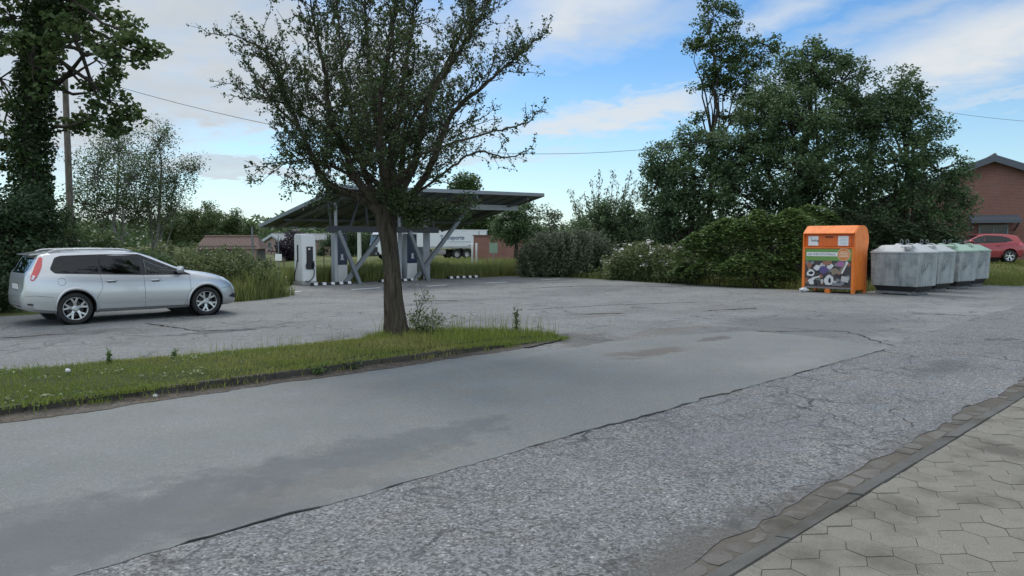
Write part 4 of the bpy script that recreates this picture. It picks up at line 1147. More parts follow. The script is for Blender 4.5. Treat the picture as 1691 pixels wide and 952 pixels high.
# grey cabinet shape modelling what looks like a translucent glare behind the wide post
cx = ab(19.35, 26.4, .0)
sw = empty('glare_cabinet', cx, RANG, 'grey cabinet shape in place of a translucent glare behind the wide canopy post', 'cabinet')
mb = MB(); mb.box((0, 0, .09), (.98, .5, .18)); mb.build('plinth', M_concrete, sw, bevel=.01)
mb = MB(); mb.box((0, 0, .77), (.94, .46, 1.18)); mb.box((0, 0, 1.375), (1.0, .52, .03)); bd = mb.build('body', M_greypanel, sw, bevel=.008)
mb = MB(); mb.box((-.235, -.236, .77), (.44, .014, 1.08)); mb.build('door', M_greypanel, sw, bevel=.004)
mb = MB(); mb.box((.235, -.236, .77), (.44, .014, 1.08)); mb.build('door', M_greypanel, sw, bevel=.004)
mb = MB(); mb.box((-.05, -.25, .85), (.03, .03, .14)); mb.build('handle', M_black, sw, bevel=.006)

# rubber wheel stops
def wheel_stop(a, b, label):
    r = empty('wheel_stop', ab(a, b, .012), RANG, label, 'wheel stop', 'rubber wheel stops at the charging bays')
    mb = MB(); mb.prism([(-.075, 0), (.075, 0), (.05, .10), (-.05, .10)], -.88, .88, 'x'); mb.build('rubber_block', M_rubber, r, bevel=.012)
    for k in range(5):
        x = -.72 + k * .36
        mb = MB(); mb.prism([(-.0795, .012), (-.0545, .1035), (.0545, .1035), (.0795, .012), (.076, .010), (.051, .0995), (-.051, .0995), (-.076, .010)], x - .075, x + .075, 'x'); mb.build('reflector', M_white, r)
wheel_stop(14.55, 24.9, 'black rubber wheel stop with white blocks at the foot of the white charger')
wheel_stop(17.65, 25.05, 'black rubber wheel stop with white blocks passing behind the hawthorn trunk')
wheel_stop(21.35, 25.25, 'black rubber wheel stop with white blocks alone at the empty bay beside the meadow')
# ------------------------------------------------------------------ cars
def car_paint(name, col, metal=.6, rough=.32):
    m, t, b = new_mat(name)
    tc = t.new('ShaderNodeTexCoord').outputs['Object']
    sp = t.new('ShaderNodeSeparateXYZ'); t.put(sp.inputs[0], tc)
    n = t.noise(tc, 3.0, 5, .6)
    c = t.mix(t.mapr(n, .3, .7, 0, .18), col, tuple(x * .8 for x in col))
    # road film thrown up along the sills
    film = t.math('MULTIPLY', t.mapr(t.math('ADD', sp.outputs[2], t.math('MULTIPLY', n, .25)), .35, .75, 1, 0), .30)
    c = t.mix(film, c, (.10, .095, .085))
    fl = t.new('ShaderNodeTexVoronoi'); t.put(fl.inputs['Vector'], tc); fl.inputs['Scale'].default_value = 900
    t.put(b.inputs['Base Color'], c); b.inputs['Metallic'].default_value = metal
    t.put(b.inputs['Roughness'], t.math('ADD', rough, t.math('MULTIPLY', film, .5)))
    b.inputs['Coat Weight'].default_value = .8; b.inputs['Coat Roughness'].default_value = .05
    return m
def glass_dark(name, col, rough=.04):
    m, t, b = new_mat(name); b.inputs['Base Color'].default_value = (*col, 1); b.inputs['Roughness'].default_value = rough
    b.inputs['Specular IOR Level'].default_value = .32
    tc = t.new('ShaderNodeTexCoord').outputs['Object']; n = t.noise(tc, 2.2, 4)
    t.put(b.inputs['Base Color'], t.mix(t.mapr(n, .4, .65, 0, 1), col, tuple(x * .45 for x in col)))
    return m
M_silver = car_paint('silver_paint', (.54, .55, .555))
M_red = car_paint('red_paint', (.30, .012, .018), .25, .35)
def thin_glass(name, tint):
    m, t, b = new_mat(name); t.n.remove(b)
    tr = t.new('ShaderNodeBsdfTransparent'); tr.inputs[0].default_value = (*tint, 1)
    gl = t.new('ShaderNodeBsdfGlossy'); gl.inputs['Roughness'].default_value = .02; gl.inputs[0].default_value = (.9, .95, 1, 1)
    fr = t.new('ShaderNodeFresnel'); fr.inputs[0].default_value = 1.5
    mx = t.new('ShaderNodeMixShader'); t.put(mx.inputs[0], fr.outputs[0]); t.l.new(tr.outputs[0], mx.inputs[1]); t.l.new(gl.outputs[0], mx.inputs[2])
    t.l.new(mx.outputs[0], t.n['Material Output'].inputs[0]); return m
M_tint = thin_glass('tinted_glass', (.13, .14, .15))
M_clear = thin_glass('door_glass', (.70, .80, .78))
M_seat = mat('seat_cloth', (.030, .031, .034), .9, 0, .25, 14)
M_lining = mat('cabin_lining', (.05, .05, .052), .8, 0, .2, 6)
M_trimblk = mat('black_trim', (.014, .014, .015), .55, 0, .2, 8)
M_tyre = mat('tyre_rubber', (.018, .018, .018), .85, 0, .3, 20, .4, 90)
M_alloy = mat('alloy_rim', (.52, .53, .53), .3, .8, .12, 8)
M_brake = mat('brake_disc', (.06, .058, .055), .5, .6, .2, 10)
M_tail = mat('tail_lamp_red', (.55, .045, .05), .12, 0, .15, 5, coat=1)
M_lampclear = mat('lamp_clear', (.55, .57, .58), .10, .4, .1, 6, coat=1)
M_plate = mat('number_plate', (.62, .62, .60), .4, 0, .05, 4)
M_seam = mat('panel_gap', (.03, .03, .032), .7)

def pchip(xs, ys, q):
    xs = np.array(xs, float); ys = np.array(ys, float); h = np.diff(xs); dl = np.diff(ys) / h
    d = np.zeros(len(xs)); d[0], d[-1] = dl[0], dl[-1]
    for i in range(1, len(xs) - 1):
        if dl[i - 1] * dl[i] > 0:
            w1, w2 = 2 * h[i] + h[i - 1], h[i] + 2 * h[i - 1]; d[i] = (w1 + w2) / (w1 / dl[i - 1] + w2 / dl[i])
    q = np.clip(q, xs[0], xs[-1]); i = np.clip(np.searchsorted(xs, q) - 1, 0, len(xs) - 2); t = (q - xs[i]) / h[i]
    return (1 + 2 * t) * (1 - t) ** 2 * ys[i] + t * (1 - t) ** 2 * h[i] * d[i] + t * t * (3 - 2 * t) * ys[i + 1] + t * t * (t - 1) * h[i] * d[i + 1]
def tab(t, q): return pchip([a for a, _ in t], [b for _, b in t], q)

ESTATE = dict(rear=.83, L=4.47, ra=1.05, fa=3.65,
    zt=[(0, .60), (.02, .66), (.05, .76), (.08, .97), (.20, 1.14), (.40, 1.405), (.6, 1.445), (1.0, 1.475), (1.7, 1.485), (2.15, 1.465), (2.5, 1.385), (2.95, 1.185), (3.32, 1.035), (3.5, 1.005), (3.8, .955), (4.1, .865), (4.3, .75), (4.40, .64), (4.47, .50)],
    zb=[(0, .40), (.1, .31), (.4, .25), (.96, .21), (3.5, .20), (4.1, .205), (4.4, .23), (4.47, .32)],
    w=[(0, .52), (.03, .64), (.08, .735), (.2, .82), (.5, .885), (.96, .91), (1.6, .915), (2.6, .915), (3.3, .91), (3.6, .905), (4.0, .865), (4.25, .78), (4.38, .68), (4.47, .48)],
    belt=[(0, .58), (.05, .74), (.10, .99), (.3, 1.02), (.8, 1.02), (1.6, .985), (2.4, .955), (3.2, .925), (3.5, .905), (3.85, .86), (4.15, .76), (4.35, .64), (4.47, .46)],
    zr=[(0, .59), (.05, .75), (.08, .965), (.20, 1.12), (.40, 1.36), (.6, 1.392), (1.0, 1.415), (1.7, 1.42), (2.15, 1.40), (2.5, 1.325), (2.95, 1.13), (3.32, .985), (3.5, .965), (3.8, .915), (4.1, .83), (4.3, .72), (4.40, .62), (4.47, .49)],
    wr=[(0, .50), (.05, .62), (.20, .67), (.40, .655), (.6, .645), (1.0, .65), (1.7, .65), (2.15, .64), (2.5, .635), (2.95, .70), (3.32, .77), (3.6, .74), (4.0, .68), (4.3, .56), (4.47, .34)])

def car_body_mesh(S):
    n = 120
    xs = np.concatenate([np.linspace(0, .4, 34), np.linspace(.4, 4.0, 64)[1:], np.linspace(4.0, S['L'], 24)[1:]])
    zt, zb, w, be, zr, wr = (tab(S[k], xs) for k in ('zt', 'zb', 'w', 'belt', 'zr', 'wr'))
    zr = np.minimum(zr, zt - .006); be = np.minimum(be, zr - .004)
    rings = []
    for i in range(len(xs)):
        W, B0 = w[i], zb[i]; hgt = be[i] - B0
        key = [(0, B0), (W * .55, B0), (W * .90, B0 + .012), (W * .975, B0 + .07), (W * .995, B0 + .30 * hgt), (W, B0 + .52 * hgt), (W * .992, B0 + .66 * hgt), (W * .975, B0 + .80 * hgt), (W * .955, B0 + .93 * hgt), (W * .925, be[i])]
        wb, wt = W * .925, min(wr[i], W * .92)
        for f in (.12, .35, .6, .85): key.append((wb + (wt - wb) * f + .016 * 4 * f * (1 - f), be[i] + (zr[i] - be[i]) * f))
        key += [(wt, zr[i]), (wt * .965, zr[i] + (zt[i] - zr[i]) * .30), (wt * .88, zr[i] + (zt[i] - zr[i]) * .60), (wt * .6, zr[i] + (zt[i] - zr[i]) * .88), (wt * .3, zr[i] + (zt[i] - zr[i]) * .975), (0, zt[i])]
        rings.append(key)
    K = len(rings[0]); V = []; ring_n = 2 * K - 2
    for x, key in zip(xs, rings):
        for (y, z) in key: V.append((x, y, z))
        for (y, z) in key[-2:0:-1]: V.append((x, -y, z))
    F = []
    for i in range(len(xs) - 1):
        for k in range(ring_n):
            a = i * ring_n + k; b = i * ring_n + (k + 1) % ring_n; F.append((a, b, b + ring_n, a + ring_n))
    for i in (0, len(xs) - 1):      # end caps
        o = i * ring_n
        for k in range(K - 1):
            k2 = (ring_n - k) % ring_n; k3 = (ring_n - k - 1) % ring_n
            if k == 0: F.append((o, o + 1, o + k3))
            elif k == K - 2: F.append((o + k, o + k + 1, o + k2))
            else: F.append((o + k, o + k + 1, o + k3, o + k2))
    return V, F

def make_car(S, name, label, paint, loc, rz, rear_wiper=True, rails=True):
    root = empty(name, loc, rz, label, 'car')
    V, F = car_body_mesh(S)
    bvh = BVHTree.FromPolygons([Vector(v) for v in V], F)
    me = bpy.data.meshes.new('body'); me.from_pydata(V, [], F); me.update()
    bm = bmesh.new(); bm.from_mesh(me); bmesh.ops.recalc_face_normals(bm, faces=bm.faces); bm.to_mesh(me); bm.free()
    me.materials.append(paint); me.materials.append(M_trimblk)
    body = link('body', me)
    cut = MB(); Rw = .378
    for ax in (S['ra'], S['fa']):
        for sg in (1, -1):
            cut.lathe([(0, sg * .58), (Rw, sg * .58), (Rw, sg * 1.2), (0, sg * 1.2)], 48, 'y', (ax, 0, .318))
    bmc = bmesh.new()
    cm = bpy.data.meshes.new('cut'); cm.from_pydata(cut.v, [], cut.f); bmc.from_mesh(cm); bmesh.ops.remove_doubles(bmc, verts=bmc.verts, dist=1e-5); bmesh.ops.recalc_face_normals(bmc, faces=bmc.faces); bmc.to_mesh(cm); bmc.free()
    cm.materials.append(paint); cm.materials.append(M_trimblk); cm.polygons.foreach_set('material_index', [1] * len(cm.polygons))
    co = link('cut', cm)
    estate = S.get('glass', 'estate') == 'estate'
    if estate:
        gq = [(.60, 1.12), (.68, 1.045), (1.50, 1.000), (1.50, 1.365), (.86, 1.35), (.74, 1.31)]
        gr_ = [(1.545, .998), (2.30, .965), (2.30, 1.365), (1.545, 1.367)]
        gf = [(2.40, .962), (3.22, .945), (3.07, 1.02), (2.52, 1.26), (2.40, 1.335)]
        surround = [(.56, 1.11), (.66, 1.025), (2.3, .948), (3.35, .925), (3.10, 1.04), (2.60, 1.265), (2.32, 1.385), (1.6, 1.39), (.85, 1.37), (.70, 1.33)]
        pillars = [[(1.495, .99), (1.55, .99), (1.55, 1.375), (1.495, 1.375)], [(2.295, .955), (2.405, .952), (2.405, 1.345), (2.295, 1.375)], [(3.06, 1.03), (3.235, .94), (3.33, .93), (3.09, 1.05)]]
        rw = [(-.56, 1.03), (.56, 1.03), (.54, 1.33), (-.54, 1.33)]; ws = [(2.50, -.55), (2.50, .55), (3.27, .69), (3.27, -.69)]
        cab = (.62, 3.12)
    else:
        gq = [(.62, 1.10), (.98, 1.03), (1.02, 1.27), (.80, 1.22)]
        gr_ = [(1.06, 1.02), (1.82, .985), (1.82, 1.345), (1.12, 1.31)]
        gf = [(1.92, .975), (2.85, .945), (2.70, 1.02), (2.12, 1.27), (1.92, 1.33)]
        surround = [(.58, 1.10), (.98, 1.01), (1.9, .965), (2.98, .93), (2.72, 1.05), (2.2, 1.275), (1.85, 1.365), (1.1, 1.335), (.78, 1.24)]
        pillars = [[(.975, 1.015), (1.065, 1.01), (1.125, 1.32), (1.015, 1.285)], [(1.815, .97), (1.925, .965), (1.925, 1.34), (1.815, 1.355)], [(2.69, 1.03), (2.865, .94), (2.96, .935), (2.72, 1.05)]]
        rw = [(-.54, 1.05), (.54, 1.05), (.48, 1.26), (-.48, 1.26)]; ws = [(2.10, -.54), (2.10, .54), (2.92, .69), (2.92, -.69)]
        cab = (.62, 2.75)
    cutters = [co]
    def cutter(mb):
        b_ = bmesh.new(); c_ = bpy.data.meshes.new('cut'); c_.from_pydata(mb.v, [], mb.f); b_.from_mesh(c_); bmesh.ops.remove_doubles(b_, verts=b_.verts, dist=1e-6); bmesh.ops.recalc_face_normals(b_, faces=b_.faces); b_.to_mesh(c_); b_.free()
        c_.materials.append(paint); c_.materials.append(M_trimblk); c_.polygons.foreach_set('material_index', [1] * len(c_.polygons)); cutters.append(link('cut', c_))
    # hollow cabin
    xs = np.linspace(cab[0], cab[1], 26); zt_, w_, be_, zr_, wr2 = (tab(S[k], xs) for k in ('zt', 'w', 'belt', 'zr', 'wr'))
    mb = MB(); vv = []; ff = []
    for i, x in enumerate(xs):
        W = w_[i]; zr1 = max(zr_[i] - .05, be_[i] + .012); zt1 = max(zt_[i] - .045, zr1 + .012); wt = min(wr2[i], W * .92) - .055
        sec = [(0, .50), (W - .16, .50), (W - .10, .62), (W * .925 - .055, be_[i]), (wt, zr1), (wt * .6, zt1 - .004), (0, zt1)]
        sec = sec + [(-y, z) for y, z in sec[-2:0:-1]]
        vv += [(x, y, z) for y, z in sec]
    m = 12
    for i in range(len(xs) - 1):
        for k in range(m): ff.append((i * m + k, i * m + (k + 1) % m, (i + 1) * m + (k + 1) % m, (i + 1) * m + k))
    ff += [tuple(range(m)), tuple(range((len(xs) - 1) * m, len(xs) * m))]
    mb.add(vv, ff); cutter(mb)
    def shrink(poly, d):
        c = sum((Vector(p) for p in poly), Vector((0, 0))) / len(poly); return [tuple(Vector(p) + (c - Vector(p)).normalized() * d) for p in poly]
    mb = MB()
    for sg in (1, -1):
        for poly in (gq, gr_, gf): mb.prism(shrink(poly, .012), sg * .40, sg * 1.2, 'y')
    cutter(mb)
    mb = MB(); mb.prism(shrink(ws, .03), 1.0, 1.75, 'z'); cutter(mb)
    mb = MB(); mb.prism(shrink(rw, .03), -.4, .72, 'x'); cutter(mb)
    for c_ in cutters:
        md = body.modifiers.new('cut', 'BOOLEAN'); md.operation = 'DIFFERENCE'; md.object = c_; md.solver = 'EXACT'
    dg = bpy.context.evaluated_depsgraph_get(); nm = bpy.data.meshes.new_from_object(body.evaluated_get(dg))
    body.modifiers.clear(); body.data = nm; [bpy.data.objects.remove(c_) for c_ in cutters]; body.parent = root; nm.name = 'body'
    nm.polygons.foreach_set('use_smooth', [True] * len(nm.polygons)); nm.set_sharp_from_angle(angle=R(38))

    def hit_side(x, z, sg):
        h = bvh.ray_cast(Vector((x, sg * 2, z)), Vector((0, -sg, 0)))
        return (h[0], h[1]) if h[0] else (Vector((x, sg * .7, z)), Vector((0, sg, 0)))
    def hit_rear(y, z):
        h = bvh.ray_cast(Vector((-2, y, z)), Vector((1, 0, 0)))
        return (h[0], h[1]) if h[0] else (Vector((0.3, y, z)), Vector((-1, 0, 0)))
    def hit_front(y, z):
        h = bvh.ray_cast(Vector((7, y, z)), Vector((-1, 0, 0)))
        return (h[0], h[1]) if h[0] else (Vector((4, y, z)), Vector((1, 0, 0)))
    def hit_top(x, y):
        h = bvh.ray_cast(Vector((x, y, 4)), Vector((0, 0, -1)))
        return (h[0], h[1]) if h[0] else (Vector((x, y, 1)), Vector((0, 0, 1)))
    def rounded(poly, rad, n=5):
        out = []; m = len(poly)
        for i in range(m):
            p0, p, p1 = Vector(poly[i - 1]), Vector(poly[i]), Vector(poly[(i + 1) % m])
            a, b = (p0 - p), (p1 - p); r_ = min(rad, a.length * .45, b.length * .45)
            s, e = p + a.normalized() * r_, p + b.normalized() * r_
            for k in range(n): t = k / (n - 1); out.append((s * (1 - t) ** 2 + p * 2 * t * (1 - t) + e * t * t))
        return out
    def patch(nm_, poly, hit, m, parent, off=.004, rad=.04, step=.05, smooth=True, holes=()):
        ol = rounded(poly, rad)
        dense = []
        for i in range(len(ol)):
            p, q = ol[i], ol[(i + 1) % len(ol)]; k = max(1, int((q - p).length / step))
            dense += [p + (q - p) * j / k for j in range(k)]
        lo = [min(p[i] for p in dense) for i in (0, 1)]; hi = [max(p[i] for p in dense) for i in (0, 1)]
        pl = [(p[0], p[1]) for p in dense]
        inn = [Vector((u, v)) for u in np.arange(lo[0] + step / 2, hi[0], step) for v in np.arange(lo[1] + step / 2, hi[1], step) if inside((u, v), pl)]
        n = len(dense); ed_ = [(i, (i + 1) % n) for i in range(n)]; hl_ = []
        for hp, hr_ in holes:
            lp = [tuple(q) for q in rounded(hp, hr_)]; hl_.append(lp); o0 = n + len(inn); m_ = len(lp)
            inn = inn + [Vector(q) for q in lp]; ed_ += [(o0 + i, o0 + (i + 1) % m_) for i in range(m_)]
        r_ = list(delaunay_2d_cdt([Vector(p) for p in pl] + inn, ed_, [], 1, 1e-6))
        if hl_:
            def keep(f):
                c = sum((r_[0][i] for i in f), Vector((0, 0))) / len(f); return not any(inside((c.x, c.y), lp) for lp in hl_)
            r_[2] = [f for f in r_[2] if keep(f)]
        P = []
        for q in r_[0]:
            h, nn = hit(q.x, q.y); P.append(h + nn * off)
        mb = MB(); mb.add(P, [tuple(f) for f in r_[2]])
        o = mb.build(nm_, m, parent, smooth=smooth); return o
    def line(pts, hit, w=.006, off=.002, n=14):
        """thin dark gap drawn as a real strip along the body"""
        mb = MB(); P = []
        L = [Vector(p) for p in pts]; D = []
        for p, q in zip(L[:-1], L[1:]): D += [p + (q - p) * i / n for i in range(n)]
        D.append(L[-1])
        for i, p in enumerate(D):
            d = (D[min(i + 1, len(D) - 1)] - D[max(i - 1, 0)]).normalized(); s = Vector((-d.y, d.x)) * w / 2
            for q in (p - s, p + s):
                h, nn = hit(q.x, q.y); P.append(h + nn * off)
        mb.add(P, [(2 * i, 2 * i + 1, 2 * i + 3, 2 * i + 2) for i in range(len(D) - 1)])
        return mb
    for sg in (1, -1):
        hs = lambda x, z, s=sg: hit_side(x, z, s)
        # glasshouse
        S_ = S.get('glass', 'estate')
        fr_ = patch('window_surround', surround, hs, M_trimblk, root, .004, .05, .05, True, [(shrink(gq, .008), .05), (shrink(gr_, .008), .03), (shrink(gf, .008), .03)])
        patch('pane', gq, hs, M_tint, fr_, .002, .05); patch('pane', gr_, hs, M_tint, fr_, .002, .03); patch('pane', gf, hs, M_clear, fr_, .002, .03)
        # doors, drawn by their gaps
        sh = S.get('shift', 0)
        d1 = line([(1.52 - sh, 1.0), (1.55 - sh, .72), (1.44 - sh, .50), (1.40 - sh, .30)], hs); d1b = line([(1.40 - sh, .285), (3.34 - sh * 1.2, .265)], hs, .008); d1.add(d1b.v, d1b.f)
        d2 = line([(2.35 - sh, .96), (2.36 - sh, .5), (2.36 - sh, .285)], hs); d1.add(d2.v, d2.f)
        d3 = line([(3.30 - sh * 1.2, .93), (3.31 - sh * 1.2, .6), (3.16 - sh * 1.2, .27)], hs); d1.add(d3.v, d3.f)
        d1.build('door_gap', M_seam, root)
        for hx, hz in ((1.72 - sh, .845), (2.58 - sh, .83)):
            p, nn = hs(hx, hz)
            mb = MB(); mb.box(p + nn * .018, (.21, .022, .030)); o = mb.build('door_handle', paint, root, bevel=.009, seg=2, smooth=True)
            mb = MB(); mb.box(p + nn * .004 + Vector((0, 0, -.022)), (.15, .012, .03)); mb.build('recess', M_seam, o, bevel=.005)
        # rubbing strip and sill
        patch('side_strip', [(1.46 - sh, .415), (3.22 - sh * 1.2, .385), (3.22 - sh * 1.2, .43), (1.46 - sh, .46)], hs, paint, root, .014, .015)
        # crease under the handles
        line([(.35, .90), (1.5, .86), (3.3 - sh, .83)], hs, .016, .004).build('waist_crease', paint, root)
        # wheel-arch lips
        for ax in (S['ra'], S['fa']):
            for (r1, w1) in ((.402, .036),):
                mb = MB(); ring = []
                for k in range(25):
                    th = R(-14 + 208 * k / 24); x, z = ax + r1 * math.cos(th), .318 + r1 * math.sin(th)
                    p, nn = hs(x, max(z, .24)); ring.append((x, p.y + sg * .003, z))
                mb.tube(ring, [w1 * (.45 + .55 * math.sin(math.pi * k / 24)) for k in range(25)], 8); mb.build('wheel_arch', paint, root, smooth=True)
        # mirror
        mx = 3.08 - sh * 1.15
        p, nn = hs(mx, .99)
        mb = MB(); mb.box(p + Vector((0, sg * .10, .055)), (.14, .20, .145), rz=sg * .15); mb.bar(p + Vector((0, -sg * .02, 0)), p + Vector((0, sg * .08, .02)), .05, .04)
        o = mb.build('door_mirror', paint, root, bevel=.035, seg=3, smooth=True)
        # tail lamp running up the pillar
        if S_ == 'estate':
            tl = [(.165, .90), (.22, .885), (.31, .98), (.41, 1.15), (.455, 1.335), (.385, 1.345), (.30, 1.20), (.19, .99)]
            o = patch('tail_lamp', tl, hs, M_tail, root, .012, .03, .03)
            patch('reverse_lens', [(.185, .925), (.225, .912), (.27, .98), (.225, 1.0)], hs, M_lampclear, o, .015, .01, .03)
            hl = [(4.02, .78), (4.28, .66), (4.36, .67), (4.30, .745), (4.12, .835), (3.92, .885)]
        else:
            tl = [(.10, .83), (.36, .86), (.40, .96), (.22, 1.0), (.12, .98)]; patch('tail_lamp', tl, hs, M_tail, root, .012, .03, .03)
            hl = [(3.72, .72), (3.98, .62), (4.05, .65), (3.95, .74), (3.66, .83)]
        o = patch('headlamp', hl, hs, M_lampclear, root, .006, .03, .03)
        fo = S['L'] - .17
        patch('fog_lamp', [(fo - .12, .40), (fo + .08, .35), (fo + .10, .44), (fo, .47)], hs, M_trimblk, root, .006, .02, .03)
        # bumper break lines
        b1 = line([(.06, .60), (.25, .60), (.45, .58), (.60, .56)], hs, .006); b1.build('bumper_gap', M_seam, root)
        patch('bumper_fold', [(.30, .475), (.58, .46), (.60, .49), (.42, .515), (.28, .515)], hs, paint, root, .010, .012, .03)
        patch('rear_reflector', [(.10, .425), (.20, .415), (.20, .445), (.10, .455)], hs, M_trimblk, root, .006, .01, .03)
        b3 = line([(4.25 - (4.47 - S['L']), .62), (4.0 - (4.47 - S['L']), .60), (3.97 - (4.47 - S['L']), .52)], hs, .006); b3.build('bumper_gap', M_seam, root)
    # fuel flap on the right-hand side
    ring = [(.80 + .085 * math.cos(t), .86 + .072 * math.sin(t)) for t in np.linspace(0, 2 * math.pi, 25)]
    line(ring, lambda x, z: hit_side(x, z, -1), .007, .002, 2).build('fuel_flap', M_seam, root)
    # screens
    patch('rear_screen', rw, hit_rear, M_tint, root, .003, .06)
    patch('windscreen', ws, hit_top, M_clear, root, .003, .06)
    o = patch('tailgate_panel', [(-.26, .70), (.26, .70), (.26, .83), (-.26, .83)], hit_rear, M_seam, root, .003, .02, .06)
    p, nn = hit_rear(0, .765)
    mb = MB(); mb.box(p + Vector((-.012, 0, 0)), (.012, .52, .11)); mb.build('number_plate', M_plate, o, bevel=.003)
    pr, _ = hit_rear(0, .45); patch('rear_apron', [(-.5, .37), (.5, .37), (.5, .45), (-.5, .45)], hit_rear, M_trimblk, root, .005, .02, .06)
    patch('grille', [(-.42, .36), (.42, .36), (.36, .50), (-.36, .50)], hit_front, M_trimblk, root, .005, .03, .06)
    # seats, dashboard and wheel seen through the glass
    fx = cab[1] - (1.05 if estate else .95)
    for y in (-.36, .36):
        mb = MB(); mb.box((fx, y, .60), (.50, .48, .16)); mb.bar((fx - .22, y, .62), (fx - .42, y, 1.14), .46, .13, up=(1, 0, 0)); st_ = mb.build('seat', M_seat, root, bevel=.05, seg=3, smooth=True)
        mb = MB(); mb.box((fx - .46, y, 1.235), (.09, .26, .17)); mb.build('headrest', M_seat, st_, bevel=.035, seg=3, smooth=True)
    mb = MB(); mb.box((fx - .95, 0, .60), (.50, 1.24, .16)); mb.bar((fx - 1.17, 0, .62), (fx - 1.33, 0, 1.08), 1.24, .13, up=(1, 0, 0)); st_ = mb.build('rear_bench', M_seat, root, bevel=.05, seg=3, smooth=True)
    for y in (-.40, .40):
        mb = MB(); mb.box((fx - 1.36, y, 1.15), (.09, .25, .13)); mb.build('headrest', M_seat, st_, bevel=.03, seg=3, smooth=True)
    mb = MB(); mb.box((cab[1] - .12, 0, .80), (.34, 1.38, .22)); mb.build('dashboard', M_lining, root, bevel=.05, seg=3, smooth=True)
    T = Matrix.Translation((cab[1] - .38, .36, .90)) @ Matrix.Rotation(R(62), 4, 'Y'); mb = MB(); mb.tube([T @ Vector((.18 * math.cos(q), .18 * math.sin(q), 0)) for q in np.linspace(0, 2 * math.pi, 25)], .014, 6, cap=False); mb.build('steering_wheel', M_lining, root, smooth=True)
    # roof spoiler
    if S.get('glass', 'estate') == 'estate':
        mb = MB(); mb.prism([(.20, 1.392), (.27, 1.408), (.60, 1.452), (.60, 1.43), (.42, 1.392), (.22, 1.378)], -.55, .55, 'y')
        mb.build('roof_spoiler', paint, root, bevel=.008, smooth=True, auto=40)
    if rails:
        for sg in (1, -1):
            pts = []
            for x in np.linspace(.55, 2.25, 20):
                y = sg * .575; h, _ = hit_top(x, y); f = min(1, min(x - .55, 2.25 - x) / .22); pts.append((x, y, h.z + .048 * math.sin(f * math.pi / 2) - .004))
            mb = MB(); mb.tube(pts, .017, 8); mb.build('roof_rail', M_alloy, root, smooth=True)
    # wheel wells
    for ax in (S['ra'], S['fa']):
        mb = MB()
        for sg in (1, -1):
            mb = MB(); mb.lathe([(.36, sg * .86), (.359, sg * .58), (.001, sg * .575)], 32, 'y', (ax, 0, .318))
            mb.build('wheel_well', M_trimblk, root)
    k = S.get('rear', 1.0)
    if k != 1.0:      # short tail behind the rear axle
        for ch in list(root.children_recursive):
            for v in ch.data.vertices:
                if v.co.x < S['ra']: v.co.x = S['ra'] - (S['ra'] - v.co.x) * (k + (1 - k) * max(0, 1 - (S['ra'] - v.co.x) / .42) )
    # wheels
    first = None
    for ax in (S['ra'], S['fa']):
        for sg in (1, -1):
            if first is None:
                wr_ = bpy.data.objects.new('wheel', None); COL.objects.link(wr_); wr_.parent = root; wr_.empty_display_size = .1
                wr_.location = (ax, sg * .80, .318)
                mb = MB(); mb.lathe([(.222, -.09), (.29, -.10), (.312, -.085), (.318, -.04), (.318, .04), (.312, .085), (.29, .10), (.235, .095), (.222, .08)], 48, 'y'); mb.build('tyre', M_tyre, wr_, smooth=True, auto=50)
                mb = MB(); mb.lathe([(.222, -.09), (.21, -.02), (.205, .06), (.215, .088), (.226, .092), (.226, .080)], 48, 'y')
                for k in range(5):
                    th = 2 * math.pi * k / 5 + .3; rad = Vector((math.cos(th), 0, math.sin(th))); tan = Vector((-math.sin(th), 0, math.cos(th)))
                    hubp = Vector((0, .066, 0)) + rad * .05; fk = Vector((0, .076, 0)) + rad * .125
                    def bl(p, q, w0, w1, dp=.028):
                        d = (q - p).normalized(); s = d.cross(Vector((0, 1, 0)))
                        v = [p - s * w0, p + s * w0, q + s * w1, q - s * w1]; v2 = [a_ - Vector((0, dp, 0)) for a_ in v]
                        mb.add(v + v2, [(0, 1, 2, 3), (7, 6, 5, 4), (0, 4, 5, 1), (1, 5, 6, 2), (2, 6, 7, 3), (3, 7, 4, 0)])
                    bl(hubp, fk, .030, .026)
                    for s2 in (-1, 1): bl(fk - rad * .012 + tan * s2 * .008, rad * .212 + tan * s2 * .058 + Vector((0, .084, 0)), .021, .018)
                mb.lathe([(.001, .078), (.035, .078), (.062, .068), (.066, .03)], 24, 'y'); mb.build('rim', M_alloy, wr_, bevel=.003, seg=1)
                mb = MB(); mb.lathe([(.001, -.005), (.155, -.005), (.155, .01), (.001, .012)], 32, 'y'); mb.build('brake_disc', M_brake, wr_)
                first = wr_
                if sg < 0: wr_.rotation_euler = (0, 0, math.pi)
            else:
                wr_ = copy_tree(first, root); wr_.location = (ax, sg * .80, .318); wr_.rotation_euler = (0, R(37) * (1 + ax), 0 if sg > 0 else math.pi)
    return root
# right-hand wheels stand on (-8.64,14.59) and (-6.86,16.49)
pr_, pf_ = g(127, 537), g(340, 522)
hd = math.atan2(pf_.y - pr_.y, pf_.x - pr_.x)
mid = (pr_ + pf_) / 2
off = Matrix.Rotation(hd, 3, 'Z') @ Vector((-(ESTATE['ra'] + ESTATE['fa']) / 2, .86, 0))
make_car(ESTATE, 'estate_car', 'silver estate car with dark rear windows parked against the bushes', M_silver, mid + off + Vector((0, 0, .012)), hd)

